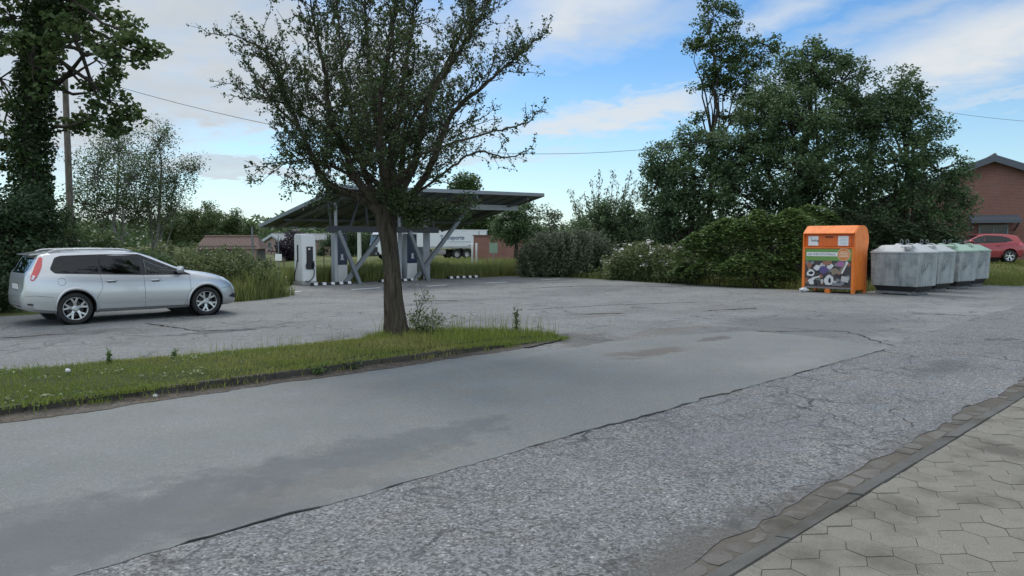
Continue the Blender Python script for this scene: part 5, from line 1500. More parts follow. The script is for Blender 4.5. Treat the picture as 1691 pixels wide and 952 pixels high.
HATCH = dict(L=4.2, ra=.78, fa=3.36, glass='hatch', shift=.40,
    zt=[(0, .62), (.03, .80), (.06, .98), (.12, 1.06), (.34, 1.36), (.55, 1.41), (1.1, 1.455), (1.7, 1.46), (2.05, 1.41), (2.5, 1.21), (2.95, 1.03), (3.1, 1.0), (3.5, .93), (3.9, .80), (4.1, .66), (4.2, .5)],
    zb=ESTATE['zb'][:3] + [(.8, .21), (3.3, .20), (3.9, .21), (4.15, .24), (4.2, .32)],
    w=[(0, .62), (.03, .72), (.08, .79), (.2, .84), (.5, .87), (.8, .885), (2.4, .89), (3.1, .885), (3.4, .875), (3.75, .84), (4.0, .76), (4.12, .66), (4.2, .46)],
    belt=[(0, .6), (.05, .86), (.10, .99), (.3, 1.02), (.8, 1.02), (1.5, .985), (2.2, .955), (2.9, .925), (3.2, .90), (3.6, .83), (3.9, .73), (4.1, .58), (4.2, .44)],
    zr=[(0, .61), (.05, .88), (.12, 1.04), (.34, 1.32), (.55, 1.365), (1.1, 1.40), (1.7, 1.40), (2.05, 1.35), (2.5, 1.15), (2.95, .98), (3.1, .955), (3.5, .89), (3.9, .77), (4.1, .64), (4.2, .49)],
    wr=[(0, .5), (.05, .63), (.12, .66), (.34, .62), (.55, .62), (1.7, .63), (2.05, .62), (2.5, .68), (2.95, .75), (3.2, .72), (3.7, .65), (4.05, .5), (4.2, .32)])
# parked side on beyond the containers, nose to the left
q = at(1667, 400, 37.0); zc = hz(q)
ang = R(180 - 6)
o_ = Matrix.Rotation(ang, 3, 'Z') @ Vector((-HATCH['ra'], -.8, 0))
make_car(HATCH, 'hatchback_car', 'red hatchback car parked behind the grey containers by the brick house', M_red, Vector((q.x, q.y, zc)) + o_ + Vector((0, 0, .04)), ang, rails=False)
# ------------------------------------------------------------------ orange collection bin
def rust_mat(name, col, rust, amt, rough=.45, metal=0.0, sc=3.0):
    m, t, b = new_mat(name)
    tc = t.new('ShaderNodeTexCoord').outputs['Object']
    n = t.noise(tc, sc, 6, .65); n2 = t.noise(tc, sc * 5, 4, .7)
    mp = t.new('ShaderNodeMapping'); mp.inputs['Scale'].default_value = (9, 9, .7); t.put(mp.inputs[0], tc)
    streak = t.noise(mp.outputs[0], 1.0, 4, .6)
    f = t.math('MULTIPLY', t.mapr(t.math('ADD', t.math('MULTIPLY', n, .6), t.math('MULTIPLY', streak, .4)), .44, .66, 0, 1), amt)
    c = t.mix(t.mapr(n2, .3, .7, 0, .25), col, tuple(x * .82 for x in col)); c = t.mix(f, c, rust)
    t.put(b.inputs['Base Color'], c); t.put(b.inputs['Roughness'], t.math('ADD', rough, t.math('MULTIPLY', f, .3))); b.inputs['Metallic'].default_value = metal
    bp = t.new('ShaderNodeBump'); bp.inputs['Strength'].default_value = .15; bp.inputs['Distance'].default_value = .01; t.put(bp.inputs['Height'], n); t.put(b.inputs['Normal'], bp.outputs[0])
    return m
M_orange = rust_mat('orange_paint', (.80, .205, .024), (.42, .085, .014), .45)
M_orange2 = rust_mat('orange_panel', (.72, .145, .018), (.45, .085, .014), .3)
M_paper = mat('white_sign', (.74, .74, .72), .5, 0, .06, 6)
M_ink = mat('dark_ink', (.06, .07, .09), .6)
M_faint = mat('faded_ink', (.42, .50, .58), .6)
M_green = mat('banner_green', (.15, .29, .07), .5, 0, .1, 6)
M_posterbg = mat('poster_dark', (.055, .045, .045), .5, 0, .3, 5)
M_badge = mat('badge_orange', (.62, .20, .05), .5, 0, .1, 6)
M_cream = mat('badge_cream', (.72, .55, .38), .5, 0, .1, 6)
def orange_bin():
    p0 = g(1410, 486.5); W_, D2, H = 1.68, 1.10, 2.14
    rz = RANG - R(90)            # x runs along the front, -y faces the lot
    ctr = p0 - Matrix.Rotation(rz, 3, 'Z') @ Vector((W_ / 2, -D2 / 2, 0)); ctr.z = .012
    root = empty('collection_bin', ctr, rz, 'orange steel collection bin with a poster of appliances on its front', 'recycling bin')
    f = -D2 / 2
    prof = [(f + .02, .13), (f + .02, 1.42), (f + .10, 1.46), (f + .10, 1.86), (f - .02, 1.86), (f - .025, 1.90), (f + .30, H), (D2 / 2 - .32, H), (D2 / 2 - .14, H - .09), (D2 / 2 - .02, H - .30), (D2 / 2, 1.62), (D2 / 2 - .10, 1.34), (D2 / 2 - .10, .13)]
    core = [(f + .02, .13), (f + .02, 1.43), (f + .10, 1.46), (f + .10, 1.87), (f + .12, 1.95), (f + .32, H - .02), (D2 / 2 - .33, H - .02), (D2 / 2 - .15, H - .11), (D2 / 2 - .04, H - .31), (D2 / 2 - .02, 1.62), (D2 / 2 - .12, 1.34), (D2 / 2 - .12, .13)]
    mb = MB(); mb.prism(core, -W_ / 2 + .03, W_ / 2 - .03, 'x'); body = mb.build('body', M_orange2, root, bevel=.008)
    side = [(f, .10), (f, 1.88), (f + .02, 1.93), (f + .30, H + .004), (D2 / 2 - .32, H + .004), (D2 / 2 - .14, H - .085), (D2 / 2 - .015, H - .30), (D2 / 2 + .004, 1.62), (D2 / 2 - .095, 1.34), (D2 / 2 - .095, .10)]
    for x0, x1 in ((-W_ / 2, -W_ / 2 + .035), (W_ / 2 - .035, W_ / 2)):
        mb = MB(); mb.prism(side, x0, x1, 'x'); mb.build('side_plate', M_orange, root, bevel=.006)
    mb = MB(); mb.prism([(f - .03, 1.885), (f - .03, 1.91), (f + .30, H + .016), (D2 / 2 - .30, H + .016), (D2 / 2 - .30, H - .004), (f + .31, H - .004)], -W_ / 2 + .036, W_ / 2 - .036, 'x'); mb.build('roof_hood', M_orange, root, bevel=.006)
    mb = MB(); mb.box((0, f + .09, 1.66), (W_ - .30, .03, .34)); fl = mb.build('drop_flap', M_orange2, root, bevel=.006)
    mb = MB(); mb.box((0, f + .06, 1.79), (.26, .035, .035)); mb.build('handle', M_trimblk, fl, bevel=.008)
    mb = MB(); mb.box((0, f + .005, 1.445), (W_ - .07, .05, .04)); mb.build('front_rail', M_orange, root, bevel=.005)
    for x in (-W_ / 2 + .05, W_ / 2 - .05):
        mb = MB(); mb.box((x, f + .0, .76), (.09, .05, 1.34)); mb.build('front_post', M_orange, root, bevel=.006)
        mb = MB(); mb.box((x, f + .04, .06), (.10, .10, .16)); mb.build('foot', M_orange, root, bevel=.006)
    mb = MB(); mb.box((0, f + .05, .065), (.16, .12, .15)); mb.build('foot', M_orange, root, bevel=.006)
    for x in (-W_ / 2 + .05, W_ / 2 - .05):
        mb = MB(); mb.box((x, D2 / 2 - .16, .055), (.10, .10, .13)); mb.build('foot', M_orange, root, bevel=.006)
    mb = MB(); mb.box((0, f + .0, .155), (W_ - .18, .035, .05)); mb.build('bottom_rail', M_steel, root, bevel=.006)
    # the two white notices
    for x, nm_ in ((-.52, 'l'), (.44, 'r')):
        mb = MB(); mb.box((x, f + .066, 1.665), (.33, .014, .31)); s = mb.build('notice', M_paper, root, bevel=.004)
        yy = f + .057
        if nm_ == 'l':
            text_mesh('notice_lettering', 'being', .115, M_ink, s, Matrix.Translation((x - .06, yy, 1.645)) @ Matrix.Rotation(R(90), 4, 'X'), bold=.002)
            text_mesh('notice_emblem', 'it', .09, M_faint, s, Matrix.Translation((x - .11, yy, 1.735)) @ Matrix.Rotation(R(90), 4, 'X'), bold=.004)
        else:
            mb = MB()
            for k, (w, z) in enumerate(((.19, 1.70), (.23, 1.665), (.21, 1.605), (.20, 1.575))): mb.box((x + .01, yy, z), (w, .003, .014))
            mb.build('faded_lines', M_faint, s)
    # poster
    W2, z0, z1, zb = W_ - .20, .19, 1.05, 1.405
    yy = f + .012
    mb = MB(); mb.box((0, yy, (z0 + zb) / 2), (W2, .014, zb - z0)); po = mb.build('poster', M_posterbg, root)
    mb = MB(); mb.box((0, yy - .009, (z1 - .02 + zb) / 2), (W2 - .004, .006, zb - z1 + .02)); mb.build('green_band', M_green, po)
    mb = MB(); mb.box((-.17, yy - .0135, 1.235), (W2 * .72, .004, .125)); mb.build('white_band', M_paper, po)
    text_mesh('banner_lettering', 'DIE WERTSTOFFBOX', .098, M_ink, po, Matrix.Translation((-.665, yy - .017, 1.20)) @ Matrix.Rotation(R(90), 4, 'X'), sx=.98)
    mb = MB(); mb.lathe([(.001, 0), (.205, 0), (.205, .006), (.001, .006)], 40, 'y', (.50, yy - .020, 1.23)); bd = mb.build('badge', M_cream, po)
    mb = MB(); mb.lathe([(.001, 0), (.185, 0), (.185, .005), (.001, .005)], 40, 'y', (.50, yy - .0242, 1.23)); mb.build('badge_disc', M_badge, bd)
    mb = MB()
    for w, z in ((.22, 1.315), (.30, 1.265), (.30, 1.215), (.28, 1.165)): mb.box((.50, yy - .0255, z), (w, .003, .026))
    mb.build('badge_lines', M_cream, bd)
    # printed pile of old appliances
    pal = [mat('print_' + n_, c, .5, 0, .15, 9) for n_, c in (('white', (.62, .61, .60)), ('pale', (.45, .43, .42)), ('grey', (.20, .20, .21)), ('black', (.02, .02, .022)), ('violet', (.10, .07, .20)), ('pink', (.34, .14, .28)), ('tan', (.24, .19, .13)), ('brick', (.30, .13, .08)), ('olive', (.13, .14, .08)))]
    rr = random.Random(12); mb = MB(); lay = 0
    def blobp(cx, cz, rx, rz, rot, mi, n=7):
        nonlocal lay
        lay += 1; y = yy - .0075 - lay * .00006
        P = []
        for k in range(n):
            t = 2 * math.pi * k / n + rr.uniform(-.2, .2); q = rr.uniform(.8, 1.1); u, v = rx * q * math.cos(t), rz * q * math.sin(t)
            P.append((min(W2 / 2 - .01, max(-W2 / 2 + .01, cx + u * math.cos(rot) - v * math.sin(rot))), y, min(z1 - .03, max(z0 + .01, cz + u * math.sin(rot) + v * math.cos(rot)))))
        mb.add(P, [tuple(range(n))], mi)
    for k in range(75): blobp(rr.uniform(-.7, .7), rr.uniform(.22, 1.0), rr.uniform(.04, .10), rr.uniform(.03, .08), rr.uniform(0, 3), rr.choice([2, 3, 3, 6, 7, 8, 3, 2]))
    def rectp(cx, cz, w, h, rot, mi):
        nonlocal lay
        lay += 1; y = yy - .0075 - lay * .00006; c, s = math.cos(rot), math.sin(rot)
        mb.add([(min(W2 / 2 - .01, max(-W2 / 2 + .01, cx + u * c - v * s)), y, min(z1 - .02, max(z0 + .01, cz + u * s + v * c))) for u, v in ((-w / 2, -h / 2), (w / 2, -h / 2), (w / 2, h / 2), (-w / 2, h / 2))], [(0, 1, 2, 3)], mi)
    for cx, cz, rx, rz, rot, mi in ((-.55, .62, .15, .12, .2, 0), (-.54, .62, .09, .06, .1, 3), (-.35, .80, .12, .10, .6, 0), (-.18, .88, .10, .08, .2, 1), (-.14, .72, .16, .13, 0, 4), (-.3, .66, .06, .05, 0, 3), (-.52, .40, .14, .05, .3, 0), (-.5, .32, .06, .09, .4, 0), (.04, .40, .17, .18, 0, 0),
                                    (.07, .40, .05, .10, 0, 3), (.22, .34, .08, .05, .5, 1), (-.18, .36, .05, .08, 0, 1), (.08, .84, .11, .07, .3, 0), (.25, .70, .15, .10, -.3, 6), (.4, .93, .13, .10, 0, 5), (-.6, .88, .10, .09, 0, 7), (-.3, .5, .08, .06, 0, 3), (-.22, .52, .07, .06, .5, 7), (.45, .55, .12, .07, .2, 3), (.64, .5, .07, .10, 0, 2)): blobp(cx, cz, rx, rz, rot, mi, 9)
    for cx, cz, w, h, rot, mi in ((.52, .82, .08, .42, -.45, 0), (.47, .80, .05, .36, -.45, 6), (.55, .45, .24, .17, -.2, 1), (-.38, .48, .26, .05, .25, 0), (.12, .90, .06, .16, .5, 0), (-.02, .97, .28, .12, .1, 7), (.3, .28, .30, .09, 0, 2), (-.55, .30, .10, .09, -.5, 0)): rectp(cx, cz, w, h, rot, mi)
    mb.build('appliance_print', pal, po)
    return root
orange_bin()
# a scrap of film by its foot
M_film = mat('white_film', (.55, .56, .56), .4, 0, .1, 12)
def crumple(name, label, cat, loc, rx, ry, rz, m, seed):
    r = np.random.default_rng(seed); n1, n2 = 14, 8; mb = MB(); P = []
    for i in range(n2):
        ph = math.pi * i / (n2 - 1)
        for k in range(n1):
            th = 2 * math.pi * k / n1; q = r.uniform(.62, 1.12)
            P.append((rx * q * math.sin(ph) * math.cos(th), ry * q * math.sin(ph) * math.sin(th), max(.002, rz * (1 - math.cos(ph)) * .5 * r.uniform(.8, 1.1))))
    F = [(i * n1 + k, i * n1 + (k + 1) % n1, (i + 1) * n1 + (k + 1) % n1, (i + 1) * n1 + k) for i in range(n2 - 1) for k in range(n1)]
    mb.add(P, F); o = mb.build(name, m, None, loc=loc, rz=r.uniform(0, 3)); return tag(o, label, cat)
crumple('plastic_bag', 'crumpled white plastic bag lying by the left foot of the orange bin', 'litter', g(1327, 483) + Vector((0, 0, .012)), .17, .10, .14, M_film, 2)
crumple('litter_scrap', 'small white scrap of litter in the gutter below the grass strip', 'litter', g(256, 660) + Vector((0, 0, .030)), .075, .028, .03, M_film, 3)
crumple('litter_scrap', 'tiny white ball of litter lying on the short turf', 'litter', ab(*to_ab(g(112, 616, .15)), .15), .03, .03, .05, M_film, 4)

# ------------------------------------------------------------------ grey bottle containers
M_zinc = rust_mat('weathered_zinc', (.30, .322, .315), (.11, .126, .128), 1.0, .55, .0, 2.2)
M_zinc2 = rust_mat('streaked_grp', (.36, .395, .40), (.22, .25, .26), .8, .55, .0, 3.0)
M_lidgrey = rust_mat('pale_lid', (.43, .45, .445), (.30, .32, .32), .5, .5)
M_lidgreen = rust_mat('green_lid', (.34, .46, .36), (.18, .27, .20), .5, .5)
M_worn = rust_mat('worn_ink', (.19, .215, .225), (.33, .36, .37), .9, .7, 0, 14)
M_hole = mat('dark_rubber', (.012, .012, .012), .7)
M_base = rust_mat('grey_base', (.16, .17, .17), (.07, .075, .075), .7, .7)
def container(loc, rz, label, lidm, yaw):
    W_, D2 = 1.46, 1.30
    root = empty('bottle_container', loc, rz + yaw, label, 'recycling container', 'grey bottle containers in a row')
    def frus(z0, w0, d0, z1, w1, d1, cham):
        def oc(w, d, z): c = cham; return [(-w + c, -d, z), (w - c, -d, z), (w, -d + c, z), (w, d - c, z), (w - c, d, z), (-w + c, d, z), (-w, d - c, z), (-w, -d + c, z)]
        a, b_ = oc(w0 / 2, d0 / 2, z0), oc(w1 / 2, d1 / 2, z1); mb = MB()
        mb.add(a + b_, [tuple(range(8))[::-1], tuple(range(8, 16))] + [(i, (i + 1) % 8, 8 + (i + 1) % 8, 8 + i) for i in range(8)]); return mb
    # skids and dark bottom
    for x in (-.45, .45):
        mb = MB(); mb.box((x, 0, .055), (.14, D2 - .28, .11)); mb.build('skid', M_base, root, bevel=.01)
    mb = MB(); mb.box((0, -D2 / 2 + .17, .075), (W_ - .22, .03, .10)); mb.build('skirt', M_base, root, bevel=.01)
    frus(.10, W_ - .30, D2 - .30, .30, W_ - .12, D2 - .12, .04).build('bottom_hopper', M_trimblk, root, bevel=.01)
    bd = frus(.27, W_ - .06, D2 - .06, 1.31, W_, D2, .02).build('body', M_zinc, root, bevel=.015, smooth=True, auto=30)
    mb = frus(1.285, W_ + .05, D2 + .05, 1.33, W_ + .05, D2 + .05, .05); mb.build('rim', lidm, root, bevel=.008)
    lid = frus(1.328, W_ + .02, D2 + .02, 1.535, W_ - .66, D2 - .40, .03).build('lid', lidm, root, bevel=.008, smooth=True, auto=30)
    for x, y, tilt in ((.42, -.50, R(38)), (-.42, .50, R(-38))):        # throw-in openings with rubber collars
        T = Matrix.Translation((x, y, 1.425)) @ Matrix.Rotation(tilt, 4, 'X')
        mb = MB(); mb.lathe([(.165, 0), (.165, .075), (.125, .085), (.125, .02)], 24, 'z'); mb.v = [tuple(T @ Vector(p)) for p in mb.v]; ch = mb.build('chute_ring', lidm, lid, smooth=True, auto=40)
        mb = MB(); mb.lathe([(.125, .03), (.001, .03)], 24, 'z'); mb.v = [tuple(T @ Vector(p)) for p in mb.v]; mb.build('opening', M_hole, ch)
    T = Matrix.Translation((-.42, -.50, 1.425)) @ Matrix.Rotation(R(38), 4, 'X')
    mb = MB(); mb.lathe([(.13, 0), (.13, .035), (.10, .045), (.001, .045)], 20, 'z'); mb.v = [tuple(T @ Vector(p)) for p in mb.v]; mb.build('blind_cap', lidm, lid, smooth=True, auto=40)
    mb = MB(); mb.box((.42, -.66, 1.50), (.30, .22, .03), M=Matrix.Rotation(R(12), 4, 'X')); mb.build('chute_hood', lidm, lid, bevel=.01)
    for x in (-.09, .09):     # lifting rings
        mb = MB(); pts = [(x + .045 * math.cos(t), 0, 1.63 + .07 * math.sin(t)) for t in np.linspace(0, 2 * math.pi, 15)]; mb.tube(pts, .011, 6); mb.tube([(x, 0, 1.56), (x, 0, 1.60)], .014, 6); mb.build('lifting_ring', M_steel, root, smooth=True)
    # worn dark lettering climbing the right-hand face
    T = Matrix.Translation((W_ / 2 - .003, -.28, .62)) @ Matrix.Rotation(R(90), 4, 'Z') @ Matrix.Rotation(R(90), 4, 'X') @ Matrix.Rotation(R(38), 4, 'Z')
    text_mesh('worn_lettering', 'GLAS', .30, M_worn, bd, T, extr=.004, bold=.004)
    return root
cr = g(1522, 490.5)
labels = ['pale lidded grey bottle container at the head of the row beside the orange bin', 'grey bottle container with pale lid standing second in the row', 'grey bottle container with green lid between the pale lidded ones and the end one', 'grey bottle container with green lid at the end of the row near the red car']
f_dir = Vector((math.cos(RANG - R(90)), math.sin(RANG - R(90)), 0)); e_dir = ab(1, 0)
for k in range(4):
    c = cr + e_dir * (.72 + k * 2.12) - f_dir * (.80) + f_dir * random.Random(k).uniform(-.05, .05); c.z = .012
    container(c, RANG - R(90), labels[k], M_lidgrey if k < 2 else M_lidgreen, R((-9, -7, -10, -8)[k]))
# ------------------------------------------------------------------ poles and wires
M_pole = bark_mat('pole_wood', (.10, .085, .07), (.26, .23, .19), .8)
M_wire = mat('wire', (.09, .10, .11), .6)
def pole(px, ptop, Y, label, r0=.13):
    t_ = at(px, ptop, Y); z0 = hz(t_); H = t_.z - z0
    root = empty('utility_pole', Vector((t_.x, Y, z0)), 0, label, 'pole')
    mb = MB(); mb.tube([(0, 0, -.1), (0, 0, H * .5), (0, 0, H)], [r0, r0 * .88, r0 * .74], 12); mb.build('shaft', M_pole, root, smooth=True, auto=50)
    mb = MB(); mb.tube([(0, 0, H - .12), (.12, 0, H - .08)], .012, 6); mb.lathe([(.001, 0), (.035, .01), (.03, .05), (.04, .08), (.02, .11), (.001, .115)], 12, 'z', (.13, 0, H - .09)); mb.build('insulator', M_white, root, smooth=True)
    return t_ + Vector((.13, 0, .02))
q1 = pole(107, 120, 25, 'wooden utility pole rising between the ivy clad tree and the birches', .12)
q2 = pole(1440, 165, 34.5, 'grey wooden utility pole standing inside the tree group at the right', .13)
q3 = at(2050, 190, 40)
def wire(p, q, sag, name, label):
    n = 30; mb = MB(); pts = []
    for i in range(n + 1):
        t_ = i / n; v = p.lerp(q, t_); v.z -= sag * 4 * t_ * (1 - t_); pts.append(v - p)
    mb.tube(pts, .009, 5); return tag(mb.build(name, M_wire, None, loc=p), label, 'wire')
wire(q1, q2, 2.6, 'overhead_wire', 'thin wire sagging across the sky between the two utility poles')
wire(q2, q3, .8, 'overhead_wire', 'thin wire leaving the right hand pole over the brick house')

# ------------------------------------------------------------------ houses
M_tile = mat('roof_tile_brown', (.115, .078, .062), .8, 0, .3, 3)
def tile_mat(name, c):
    m, t, b = new_mat(name); tc = t.new('ShaderNodeTexCoord').outputs['UV']
    w = t.new('ShaderNodeTexWave'); w.wave_type = 'BANDS'; w.bands_direction = 'X'; w.inputs['Scale'].default_value = 1.35; t.put(w.inputs['Vector'], tc)
    w2 = t.new('ShaderNodeTexWave'); w2.wave_type = 'BANDS'; w2.bands_direction = 'Y'; w2.wave_profile = 'SAW'; w2.inputs['Scale'].default_value = .95; t.put(w2.inputs['Vector'], tc)
    n = t.noise(tc, 2.5, 5)
    c_ = t.mix(t.mapr(n, .3, .7, 0, .6), c, tuple(x * .55 for x in c)); t.put(b.inputs['Base Color'], c_); b.inputs['Roughness'].default_value = .8
    bp = t.new('ShaderNodeBump'); bp.inputs['Strength'].default_value = .9; bp.inputs['Distance'].default_value = .06
    t.put(bp.inputs['Height'], t.math('ADD', w.outputs['Fac'], t.math('MULTIPLY', w2.outputs['Fac'], .6))); t.put(b.inputs['Normal'], bp.outputs[0])
    return m
M_tilebrown = tile_mat('brown_tiles', (.15, .095, .075)); M_tilegrey = tile_mat('grey_tiles', (.20, .22, .22)); M_tilegreen = tile_mat('mossy_tiles', (.16, .18, .14))
M_brick = brick_mat('red_brick', (.26, .092, .062), (.20, .075, .055), (.22, .19, .165))
M_brickpale = brick_mat('pale_brick', (.34, .20, .155), (.28, .17, .13), (.32, .29, .26))
M_verge = mat('slate_verge', (.085, .10, .12), .6, 0, .15, 3)
M_glass = glass_dark('window_glass', (.03, .042, .05))
M_frame = mat('window_frame', (.24, .27, .28), .5, 0, .1, 4)
M_shed = mat('shed_boards', (.11, .095, .08), .85, 0, .3, 5)

def gable_house(name, label, loc, rz, W_, L, eave, ridge, wallm, tilem, vergem, over=.35, openings=(), chimney=None, cat='house'):
    """gable end faces -y, ridge runs along y"""
    root = empty(name, loc, rz, label, cat)
    mb = MB(); mb.prism([(-W_ / 2, -.3), (W_ / 2, -.3), (W_ / 2, eave), (0, ridge - .04), (-W_ / 2, eave)], 0, L, 'y'); o = mb.build('wall', wallm, root); box_uv(o)
    sl = (ridge - eave) / (W_ / 2); xo = W_ / 2 + over; zo = eave - over * sl
    mb = MB()
    for s in (1, -1):
        v = [(s * xo, -over, zo), (0, -over, ridge), (0, L + over, ridge), (s * xo, L + over, zo)]; up = [(a, b_, c + .14) for a, b_, c in v]
        mb.add(v + up, [(0, 1, 2, 3), (4, 7, 6, 5), (0, 4, 5, 1), (1, 5, 6, 2), (2, 6, 7, 3), (3, 7, 4, 0)])
    rf = mb.build('roof', tilem, root); box_uv(rf)
    for s in (1, -1):
        mb = MB(); th = .34
        v = [(s * xo, zo - th + .10), (0, ridge - th + .10), (0, ridge + .155), (s * xo, zo + .155)]
        mb.prism(v, -over - .05, -over - .003, 'y'); mb.build('bargeboard', vergem, rf)
    mb = MB(); mb.tube([(0, -over, ridge + .13), (0, L + over, ridge + .13)], .11, 8); mb.build('ridge_cap', tilem, rf)
    for (x, z0, w, h) in openings:
        mb = MB(); t_ = .08
        for bx in (((x, -.04, z0 + t_ / 2), (w, .12, t_)), ((x, -.04, z0 + h - t_ / 2), (w, .12, t_)), ((x - w / 2 + t_ / 2, -.04, z0 + h / 2), (t_, .12, h - 2 * t_)), ((x + w / 2 - t_ / 2, -.04, z0 + h / 2), (t_, .12, h - 2 * t_)), ((x, -.03, z0 + h / 2), (.06, .08, h - 2 * t_))): mb.box(*bx)
        wn = mb.build('window', M_frame, root); mb = MB(); mb.box((x, -.012, z0 + h / 2), (w - .1, .03, h - .1)); mb.build('pane', M_glass, wn)
        mb = MB(); mb.box((x, -.09, z0 - .03), (w + .12, .22, .06)); mb.build('sill', M_concrete, wn)
    if chimney:
        x, y, h = chimney; mb = MB(); mb.box((x, y, ridge + h / 2 - .5), (.7, .7, h + 1)); mb.box((x, y, ridge + h + .03), (.82, .82, .08)); mb.build('chimney', wallm, rf); box_uv(bpy.data.objects[rf.children[-1].name])
    return root
# the brick house at the right edge
q = at(1640, 258, 43.0); z0 = hz(q)
hr = gable_house('brick_house', 'red brick house with a wide dark gable behind the red car', Vector((q.x, q.y, z0)), R(-24), 14.0, 16, 3.1, q.z - z0 - .12, M_brick, M_tilegreen, M_verge, .5, [(.15, 1.0, 1.45, 1.05)])
mb = MB(); mb.prism([(-.0, 2.30), (-1.25, 2.14), (-1.25, 2.34), (-.0, 2.62)], -1.1, 1.3, 'x'); aw = mb.build('porch_roof', M_verge, hr)
for x in (-1.0, 1.2):
    mb = MB(); mb.bar((x, -.02, 1.75), (x, -1.05, 2.16), .07); mb.build('bracket', M_verge, aw)
# brown tiled shed
q = at(385, 391, 70.0); z0 = hz(q)
sh = empty('garden_shed', Vector((q.x, q.y, z0)), R(2), 'long low shed with a brown tiled hipped roof beyond the thicket', 'shed')
Ht = q.z - z0; W_, D2, ev = 6.0, 3.6, Ht - 1.15
mb = MB(); mb.box((-.1, 0, ev / 2), (W_ - .7, D2 - .6, ev + .6)); o = mb.build('wall', M_shed, sh)
mb = MB(); v = [(-W_ / 2, -D2 / 2, ev), (W_ / 2, -D2 / 2, ev), (W_ / 2, D2 / 2, ev), (-W_ / 2, D2 / 2, ev), (-W_ / 2 + .35, 0, Ht), (W_ / 2 - .75, 0, Ht)]
mb.add(v, [(0, 1, 5, 4), (2, 3, 4, 5), (1, 2, 5), (3, 0, 4), (3, 2, 1, 0)]); rf = mb.build('roof', M_tilebrown, sh); box_uv(rf)
mb = MB(); mb.tube([(-W_ / 2 + .35, 0, Ht + .02), (W_ / 2 - .75, 0, Ht + .02)], .09, 8); mb.build('ridge_cap', M_tilebrown, rf)
mb = MB(); mb.box((W_ / 2 - .9, -D2 / 2 + .26, ev * .5), (.95, .06, ev - .1)); dr = mb.build('door', M_brickpale, sh); box_uv(dr)
mb = MB(); mb.bar((W_ / 2 - .30, -D2 / 2 + .1, 0), (W_ / 2 - .30, -D2 / 2 + .1, ev), .12); mb.build('corner_post', M_shed, sh)
# pale house beyond the shed
q = at(452, 388, 105.0); z0 = hz(q)
gable_house('pale_house', 'pale distant house with grey roof and chimney beyond the shed', Vector((q.x, q.y, z0)), R(-52), 7.0, 9, 2.0, q.z - z0, M_brickpale, M_tilegrey, M_lightbeam, .3, [(-1.6, .7, 1.1, 1.0), (1.6, .7, 1.1, 1.0)], (.6, 3.0, .7))
# brick yard wall with gate posts
wl = empty('brick_wall', at(850, 420, 72), R(0), 'long red brick outbuilding wall behind the round tree', 'wall'); wl.location.z = hz(wl.location)
mb = MB(); mb.box((.2, 0, 1.05), (8.4, .3, 2.7)); o = mb.build('wall', M_brick, wl); box_uv(o)
mb = MB(); mb.box((.2, 0, 2.45), (8.6, .5, .10)); mb.build('coping', M_tilebrown, wl)
mb = MB(); mb.box((2.75, -.17, 1.6), (.6, .06, .5)); mb.build('window', M_glass, wl)
for px in (780, 787):
    q = at(px, 420, 60); z0 = hz(q)
    mb = MB(); mb.tube([(0, 0, -.1), (0, 0, 1.72), (0, 0, 1.78)], [.085, .085, .05], 10); mb.tube([(0, 0, 1.3), (0, 0, 1.36)], [.092, .092], 10)
    tag(mb.build('marker_post', M_white, None, True, loc=(q.x, q.y, z0)), 'short white marker post right of the tipper trailer, ' + ('the one nearer the trailer' if px == 780 else 'the one nearer the green sign'), 'post', 'white marker posts')
def sign(px, ptop, pbot, Y, w, h, m, label, cat='sign', full=None):
    t_ = at(px, ptop, Y); z0 = hz(t_); root = empty('sign_post', Vector((t_.x, Y, z0)), 0, label, cat)
    zt = (full if full else t_.z) - z0; zc = at(px, (ptop + pbot) / 2, Y).z - z0
    mb = MB(); mb.tube([(0, 0, -.1), (0, 0, zt)], .035, 8); mb.build('post', M_steel, root)
    mb = MB(); mb.box((0, -.05, zc), (w, .03, h)); mb.build('board', m, root, bevel=.008); return root
sign(460, 420, 431, 60, .55, .55, M_paper, 'thin grey post carrying a small white board before the pale house', full=at(460, 389, 60).z)
sign(815, 402, 418, 55, .62, .75, mat('sign_green', (.18, .27, .20), .5), 'small grey green board sign on a post before the brick wall')
# pale concrete post
q = at(593, 382, 52); z0 = hz(q)
cp_ = empty('concrete_post', Vector((q.x, q.y, z0)), 0, 'slim pale concrete post seen under the canopy left of the truck', 'post')
mb = MB(); mb.tube([(0, 0, -.2), (0, 0, q.z - z0)], [.16, .125], 10); mb.build('shaft', mat('pale_concrete', (.5, .52, .46), .8), cp_, smooth=True, auto=50)
mb = MB(); mb.box((0, 0, q.z - z0 + .04), (.34, .34, .08)); mb.build('cap', M_concrete, cp_, bevel=.01)
# post-and-wire field fence
for k in range(9):
    q = at(425 + k * 22, 440, 58 + k * .8); z0 = hz(q)
    mb = MB(); mb.tube([(0, 0, -.1), (0, 0, 1.15)], .05, 7)
    tag(mb.build('fence_post', M_shed, None, loc=(q.x, q.y, z0)), 'thin wooden field fence post in the meadow behind the chargers', 'fence post', 'field fence posts')

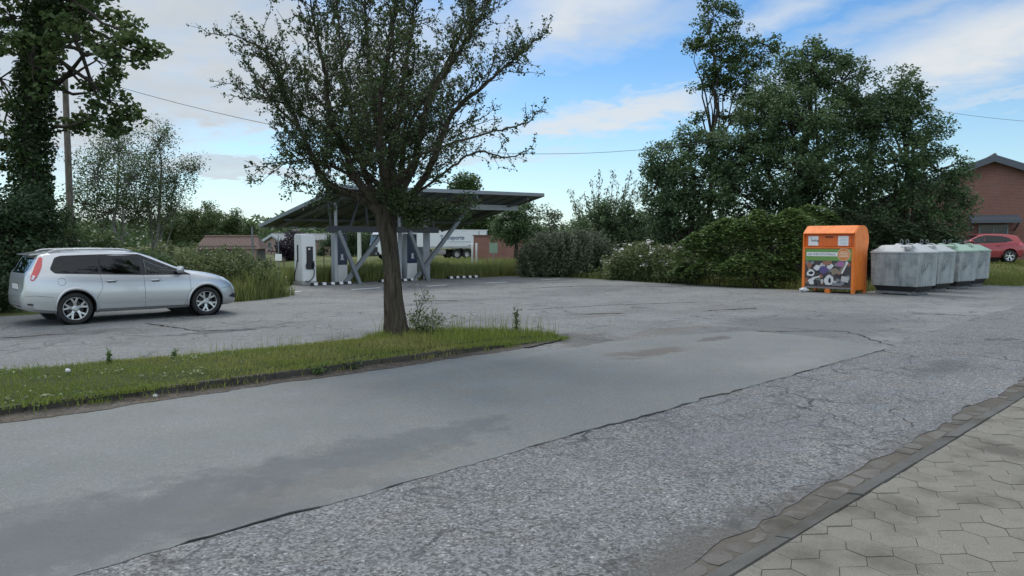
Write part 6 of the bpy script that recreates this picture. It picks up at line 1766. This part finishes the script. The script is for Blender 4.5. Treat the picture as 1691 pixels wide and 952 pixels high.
# ------------------------------------------------------------------ tipper truck
M_twhite = mat('truck_white', (.66, .68, .68), .4, 0, .08, 2)
M_tblue = mat('lettering_blue', (.06, .09, .19), .5)
def truck():
    Yt = 74.0; q0 = at(618, 420, Yt); z0 = hz(q0) + .02
    q1_ = at(795, 420, Yt + 6.5); d = (q1_ - q0); rz = math.atan2(d.y, d.x); L = math.hypot(d.x, d.y)
    root = empty('tipper_truck', Vector((q0.x, q0.y, z0)), rz, 'white tipper lorry with blue lettering on its trailer driving past behind the canopy', 'truck')
    # x=0 front of the cab, x grows to the rear; -y faces us; nose to the left
    def P(nm_, mb, m, par=None, bv=.03, **k): return mb.build(nm_, m, par or root, bevel=bv, **k)
    mb = MB(); mb.prism([(0.0, .55), (2.2, .55), (2.2, 2.95), (1.7, 3.3), (.55, 3.2), (.12, 2.3), (0, 1.5)], -1.22, 1.22, 'y'); cab = P('cab', mb, M_twhite, bv=.08, seg=3)
    mb = MB(); mb.add([(-.02, -1.05, 1.62), (-.02, 1.05, 1.62), (.14, 1.05, 2.36), (.14, -1.05, 2.36)], [(0, 1, 2, 3)]); mb.v = [(x - .03, y, z) for x, y, z in mb.v]; P('windscreen', mb, M_glass, cab, 0)
    mb = MB(); mb.prism([(.18, 1.65), (1.25, 1.65), (1.25, 2.45), (.42, 2.45)], -1.245, -1.215, 'y'); P('side_window', mb, M_glass, cab, 0)
    mb = MB(); mb.prism([(-.12, 2.50), (.30, 2.58), (.30, 2.50), (-.1, 2.44)], -1.1, 1.1, 'y'); P('sun_visor', mb, M_trimblk, cab, .01)
    mb = MB(); mb.box((-.02, 0, 1.0), (.08, 1.9, .6)); P('grille', mb, M_trimblk, cab, .02)
    mb = MB(); mb.box((0, 0, .62), (.30, 2.4, .36)); P('bumper', mb, M_trimblk, cab, .05)
    for y in (-.95, .95):
        mb = MB(); mb.box((-.165, y, .66), (.04, .34, .16)); P('headlight', mb, M_lampclear, cab, .01)
    mb = MB(); mb.box((.25, -1.45, 2.1), (.12, .18, .55)); mb.bar((.3, -1.2, 2.3), (.25, -1.4, 2.3), .04); P('mirror', mb, M_trimblk, cab)
    mb = MB(); mb.box((6.0, 0, .85), (9.6, .9, .3)); P('chassis', mb, M_trimblk)
    x0, x1 = 3.0, L
    body = [(x0 + .35, 1.15), (x1 - .25, 1.15), (x1 + .15, 3.05), (x0 - .15, 3.05)]
    mb = MB(); mb.prism(body, -1.25, 1.25, 'y'); tb = P('tipper_body', mb, M_twhite, bv=.16, seg=4, smooth=True, auto=40)
    mb = MB(); mb.box(((x0 + x1) / 2, -1.24, 3.02), (x1 - x0 + .1, .10, .12)); mb.box(((x0 + x1) / 2, 1.24, 3.02), (x1 - x0 + .1, .10, .12)); P('top_rail', mb, M_twhite, tb, .02)
    mb = MB(); mb.box((x1 - 1.0, -1.27, 2.1), (.10, .06, 1.75)); P('side_rib', mb, M_greypanel, tb, .01)
    mb = MB(); mb.box((x1 + .02, 0, 2.1), (.10, 2.4, 1.7)); P('tail_door', mb, M_greypanel, tb, .02)
    mb = MB(); mb.box((x1 - 3.3, -1.258, 1.80), (2.6, .012, .035)); mb.box((x1 - 1.9, -1.258, 1.42), (.9, .012, .05)); P('stripe', mb, M_tblue, tb, 0)
    text_mesh('body_lettering', 'Transporte', .62, M_tblue, tb, Matrix.Translation((x1 - 5.6, -1.262, 2.05)) @ Matrix.Rotation(R(90), 4, 'X'), extr=.005, bold=.012)
    def wheel(x, y):
        w_ = empty('wheel', (x, y, .52)); w_.parent = root
        mb = MB(); mb.lathe([(.28, -.16), (.50, -.16), (.52, -.10), (.52, .10), (.50, .16), (.28, .16)], 28, 'y'); mb.build('tyre', M_tyre, w_, smooth=True, auto=50)
        mb = MB(); mb.lathe([(.001, -.06), (.14, -.06), (.16, -.02), (.27, -.03), (.285, -.15)], 24, 'y'); mb.build('rim', M_alloy, w_, smooth=True, auto=50)
    for x in (1.35, 4.4, x1 - 3.6, x1 - 2.4, x1 - 1.2):
        for y in (-1.02, 1.02): wheel(x, y)
    mb = MB(); mb.box((x1 - 2.4, -1.1, 1.09), (3.6, .3, .05)); P('mudguard', mb, M_trimblk, None, .01)
    mb = MB(); mb.box((6.6, -1.0, .75), (1.6, .5, .5)); P('fuel_tank', mb, M_alloy, None, .08)
truck()

# ------------------------------------------------------------------ small weeds by the kerb
def weed(name, label, p, n, R_, leaf, lm, seed, tall=0.0):
    r = np.random.default_rng(seed); B = np.array(p); root = empty(name, p, 0, label, 'weed', 'weeds along the grass strip')
    mb = MB(); LP = []
    for k in range(n):
        th = r.uniform(0, 6.28); d = np.array([math.cos(th), math.sin(th), 0]) * R_ * r.uniform(.4, 1); T = B + d * (.35 if tall else 1) + [0, 0, (tall or R_ * .6) * r.uniform(.5, 1)]
        L = wiggle(B - [0, 0, .01], T, 5, .06, r); mb.tube(L - B, [.004, .004, .003, .003, .002], 4, cap=False)
        for i in range(1, 5): LP.append(L[i] + r.normal(size=(6 if tall else 3, 3)) * leaf * .45)
    mb.build('stems', L_weed, root); P = np.concatenate(LP); P[:, 2] = np.maximum(P[:, 2], B[2] + .004)
    V, F = leaf_quads(P - B, leaf, .5, .5, r); mesh_np('foliage', V, F, lm, root)
def on_strip(px, py): q = g(px, py, .13); a, b = to_ab(q); return ab(a, b, strip_z(a, b) - .01)
weed('weed_plant', 'bushy weed with toothed leaves growing from the kerb foot at the left edge', g(122, 670, .02), 16, .16, .06, L_weed, 1)
weed('weed_plant', 'flat broad leaved weed in the gutter nearest the left edge', g(72, 676, .025), 6, .13, .09, L_weed, 2)
weed('weed_plant', 'low weed in the gutter beside the white litter scrap', g(225, 655, .025), 8, .12, .06, L_weed, 3)
weed('weed_plant', 'creeping weed over the kerb midway to the tree', g(320, 642, .025), 9, .13, .05, L_weed, 4)
weed('weed_plant', 'yellowish weed tuft over the kerb below the dry turf', g(522, 616, .05), 16, .14, .05, L_knot, 5)
weed('weed_plant', 'dark ivy like weed in the kerb joint right of the yellowish tuft', g(575, 610, .03), 14, .2, .05, L_ivy, 6)
weed('weed_plant', 'tall thin weed on the far edge of the turf in front of the car', on_strip(182, 600), 7, .10, .035, L_knot, 7, .22)
weed('weed_plant', 'small dark weed on the far edge of the turf right of the tall thin one', on_strip(288, 592), 6, .08, .035, L_knot, 8, .12)
weed('weed_plant', 'tall flowering dock stalk near the rounded end of the strip', on_strip(853, 550), 8, .10, .05, L_weed, 9, .50)
# ------------------------------------------------------------------ sky, sun, camera
def pix_dir(px, py):
    a = (px - PCX) / FOC; b = -(py - PCY) / FOC
    fy = math.cos(PIT) + b * math.sin(PIT); fz = -math.sin(PIT) + b * math.cos(PIT)
    return math.atan2(a, fy), math.atan2(fz, math.hypot(a, fy))
SUN_AZ, SUN_EL = R(-30), R(48)      # compass-like: 0 = +Y, positive to +X
w = bpy.data.worlds.new('World'); SC.world = w; w.use_nodes = True
t = NT(w.node_tree); bg = t.n['Background']
sky = t.new('ShaderNodeTexSky', sky_type='NISHITA'); sky.sun_disc = False
sky.sun_elevation = SUN_EL; sky.sun_rotation = SUN_AZ
sky.air_density = 1.0; sky.dust_density = .15; sky.ozone_density = 3.0
gen = t.new('ShaderNodeTexCoord').outputs['Generated']
sp = t.new('ShaderNodeSeparateXYZ'); t.put(sp.inputs[0], gen)
az = t.math('ARCTAN2', sp.outputs[0], sp.outputs[1])
el = t.math('ARCSINE', sp.outputs[2])
# cloud-layer coordinates, so that texture streaks towards the horizon
den = t.math('ADD', t.math('MAXIMUM', sp.outputs[2], 0.0), .16)
cv = t.new('ShaderNodeCombineXYZ'); t.put(cv.inputs[0], t.math('DIVIDE', sp.outputs[0], den)); t.put(cv.inputs[1], t.math('DIVIDE', sp.outputs[1], den))
n_big = t.noise(cv.outputs[0], .9, 6, .6); n_mid = t.noise(cv.outputs[0], 2.6, 7, .62, .4); n_f = t.noise(cv.outputs[0], 7.0, 6, .6, .3)
naz = t.math('ADD', az, t.math('MULTIPLY', t.math('SUBTRACT', n_mid, .5), .20))
nel = t.math('ADD', el, t.math('ADD', t.math('MULTIPLY', t.math('SUBTRACT', n_mid, .5), .065), t.math('MULTIPLY', t.math('SUBTRACT', n_f, .5), .05)))
def blob(px, py, rx, ry, tilt=0.0, soft=.6, k=1.0):
    a0, e0 = pix_dir(px, py); ra, re = rx / FOC, ry / FOC
    da = t.math('SUBTRACT', naz, a0); de = t.math('SUBTRACT', nel, e0)
    c, s = math.cos(tilt), math.sin(tilt)
    u = t.math('DIVIDE', t.math('ADD', t.math('MULTIPLY', da, c), t.math('MULTIPLY', de, s)), ra)
    v = t.math('DIVIDE', t.math('SUBTRACT', t.math('MULTIPLY', de, c), t.math('MULTIPLY', da, s)), re)
    d = t.math('SQRT', t.math('ADD', t.math('MULTIPLY', u, u), t.math('MULTIPLY', v, v)))
    return t.mapr(d, 1.0 - soft, 1.0 + soft * .25, k, 0)
def union(lst):
    o = lst[0]
    for q in lst[1:]: o = t.math('MAXIMUM', o, q)
    return o
white = union([blob(950, 20, 190, 75, .12, .8, .95), blob(1000, 195, 200, 26, .10, .6, .9), blob(1620, 75, 260, 62, .22, .7, 1.0), blob(1330, 130, 170, 34, .25, .8, .7),
               blob(1640, 165, 130, 10, .1, .7, .5), blob(1290, 20, 150, 28, .3, .8, .6), blob(420, 216, 60, 12, .05, .7, .8), blob(760, 225, 130, 40, .1, .9, .6), blob(820, 60, 150, 60, .1, .9, .7),
               blob(1080, 150, 90, 8, .1, .7, .35)])
grey = union([blob(330, 90, 330, 120, -.04, .28, 1.0), blob(80, 120, 260, 150, .0, .4, 1.0), blob(620, 90, 230, 110, .05, .7, .85), blob(370, 281, 210, 17, -.02, .4, .85), blob(800, 262, 160, 12, .05, .7, .6),
              blob(1050, 40, 150, 34, .15, .8, .6), blob(1500, 20, 200, 22, .2, .8, .5), blob(200, 355, 300, 16, .0, .8, .5)])
n_hi = t.mapr(t.math('ADD', el, t.math('MULTIPLY', n_big, .5)), .72, .92, 0, .8)      # broken cloud overhead
cov = t.math('MAXIMUM', white, t.math('MAXIMUM', grey, n_hi))
cov = t.math('MULTIPLY', cov, t.mapr(n_f, .25, .6, .78, 1.0))
shade = t.math('MULTIPLY', grey, t.mapr(n_big, .35, .65, 1.0, .75))
blue = t.new('ShaderNodeVectorMath', operation='SCALE'); t.put(blue.inputs[0], sky.outputs[0]); blue.inputs['Scale'].default_value = 1.05
ccol = t.mix(shade, (5.7, 6.05, 6.35), (4.0, 4.5, 5.0))
ccol = t.mix(t.mapr(n_mid, .3, .7, 0, .35), ccol, (6.4, 6.6, 6.7))
hs = t.new('ShaderNodeHueSaturation'); hs.inputs['Saturation'].default_value = 1.22; t.put(hs.inputs['Color'], blue.outputs[0])
# thin bright veil lying on the horizon
blu = t.mix(t.mapr(el, .0, .22, .60, 0), hs.outputs[0], (4.6, 6.7, 7.7))
col = t.mix(cov, blu, ccol)
# added brightening of the unseen sky behind and overhead, to light the scene
sky_boost = t.math('MAXIMUM', t.mapr(sp.outputs[1], -.55, .25, 2.1, 1.0), t.mapr(el, .55, 1.0, 1.0, 1.9))
col = t.mix(1.0, col, sky_boost, 'MULTIPLY')
# unseen sky behind the viewer is also whitened, an added fill light
col = t.mix(t.mapr(sp.outputs[1], -.5, .1, .55, 0), col, (9.6, 9.7, 9.5))
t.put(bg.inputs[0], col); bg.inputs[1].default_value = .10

sl = bpy.data.lights.new('sun', 'SUN'); sl.energy = 1.5; sl.angle = R(20); sl.color = (1.0, .95, .88)
so_ = bpy.data.objects.new('sun', sl); COL.objects.link(so_)
dv = Vector((math.sin(SUN_AZ) * math.cos(SUN_EL), math.cos(SUN_AZ) * math.cos(SUN_EL), math.sin(SUN_EL)))
so_.rotation_euler = (-dv).to_track_quat('-Z', 'Y').to_euler(); so_.location = (0, 0, 30)

cd = bpy.data.cameras.new('camera'); cd.sensor_width = 36; cd.lens = 36 * FOC / 1691; cd.clip_start = .05; cd.clip_end = 4000
co = bpy.data.objects.new('camera', cd); COL.objects.link(co)
co.location = (0, 0, EYE); co.rotation_euler = (R(90) - PIT, 0, 0)
SC.camera = co
SC.view_settings.view_transform = 'Standard'; SC.view_settings.look = 'None'; SC.view_settings.exposure = 0.36; SC.view_settings.gamma = 1.0
SC.view_settings.use_curve_mapping = False
SC.render.engine = 'CYCLES'; SC.cycles.max_bounces = 6; SC.cycles.transparent_max_bounces = 8; SC.cycles.transmission_bounces = 4
SC.cycles.use_denoising = True
SC.render.resolution_x = 1024; SC.render.resolution_y = 576
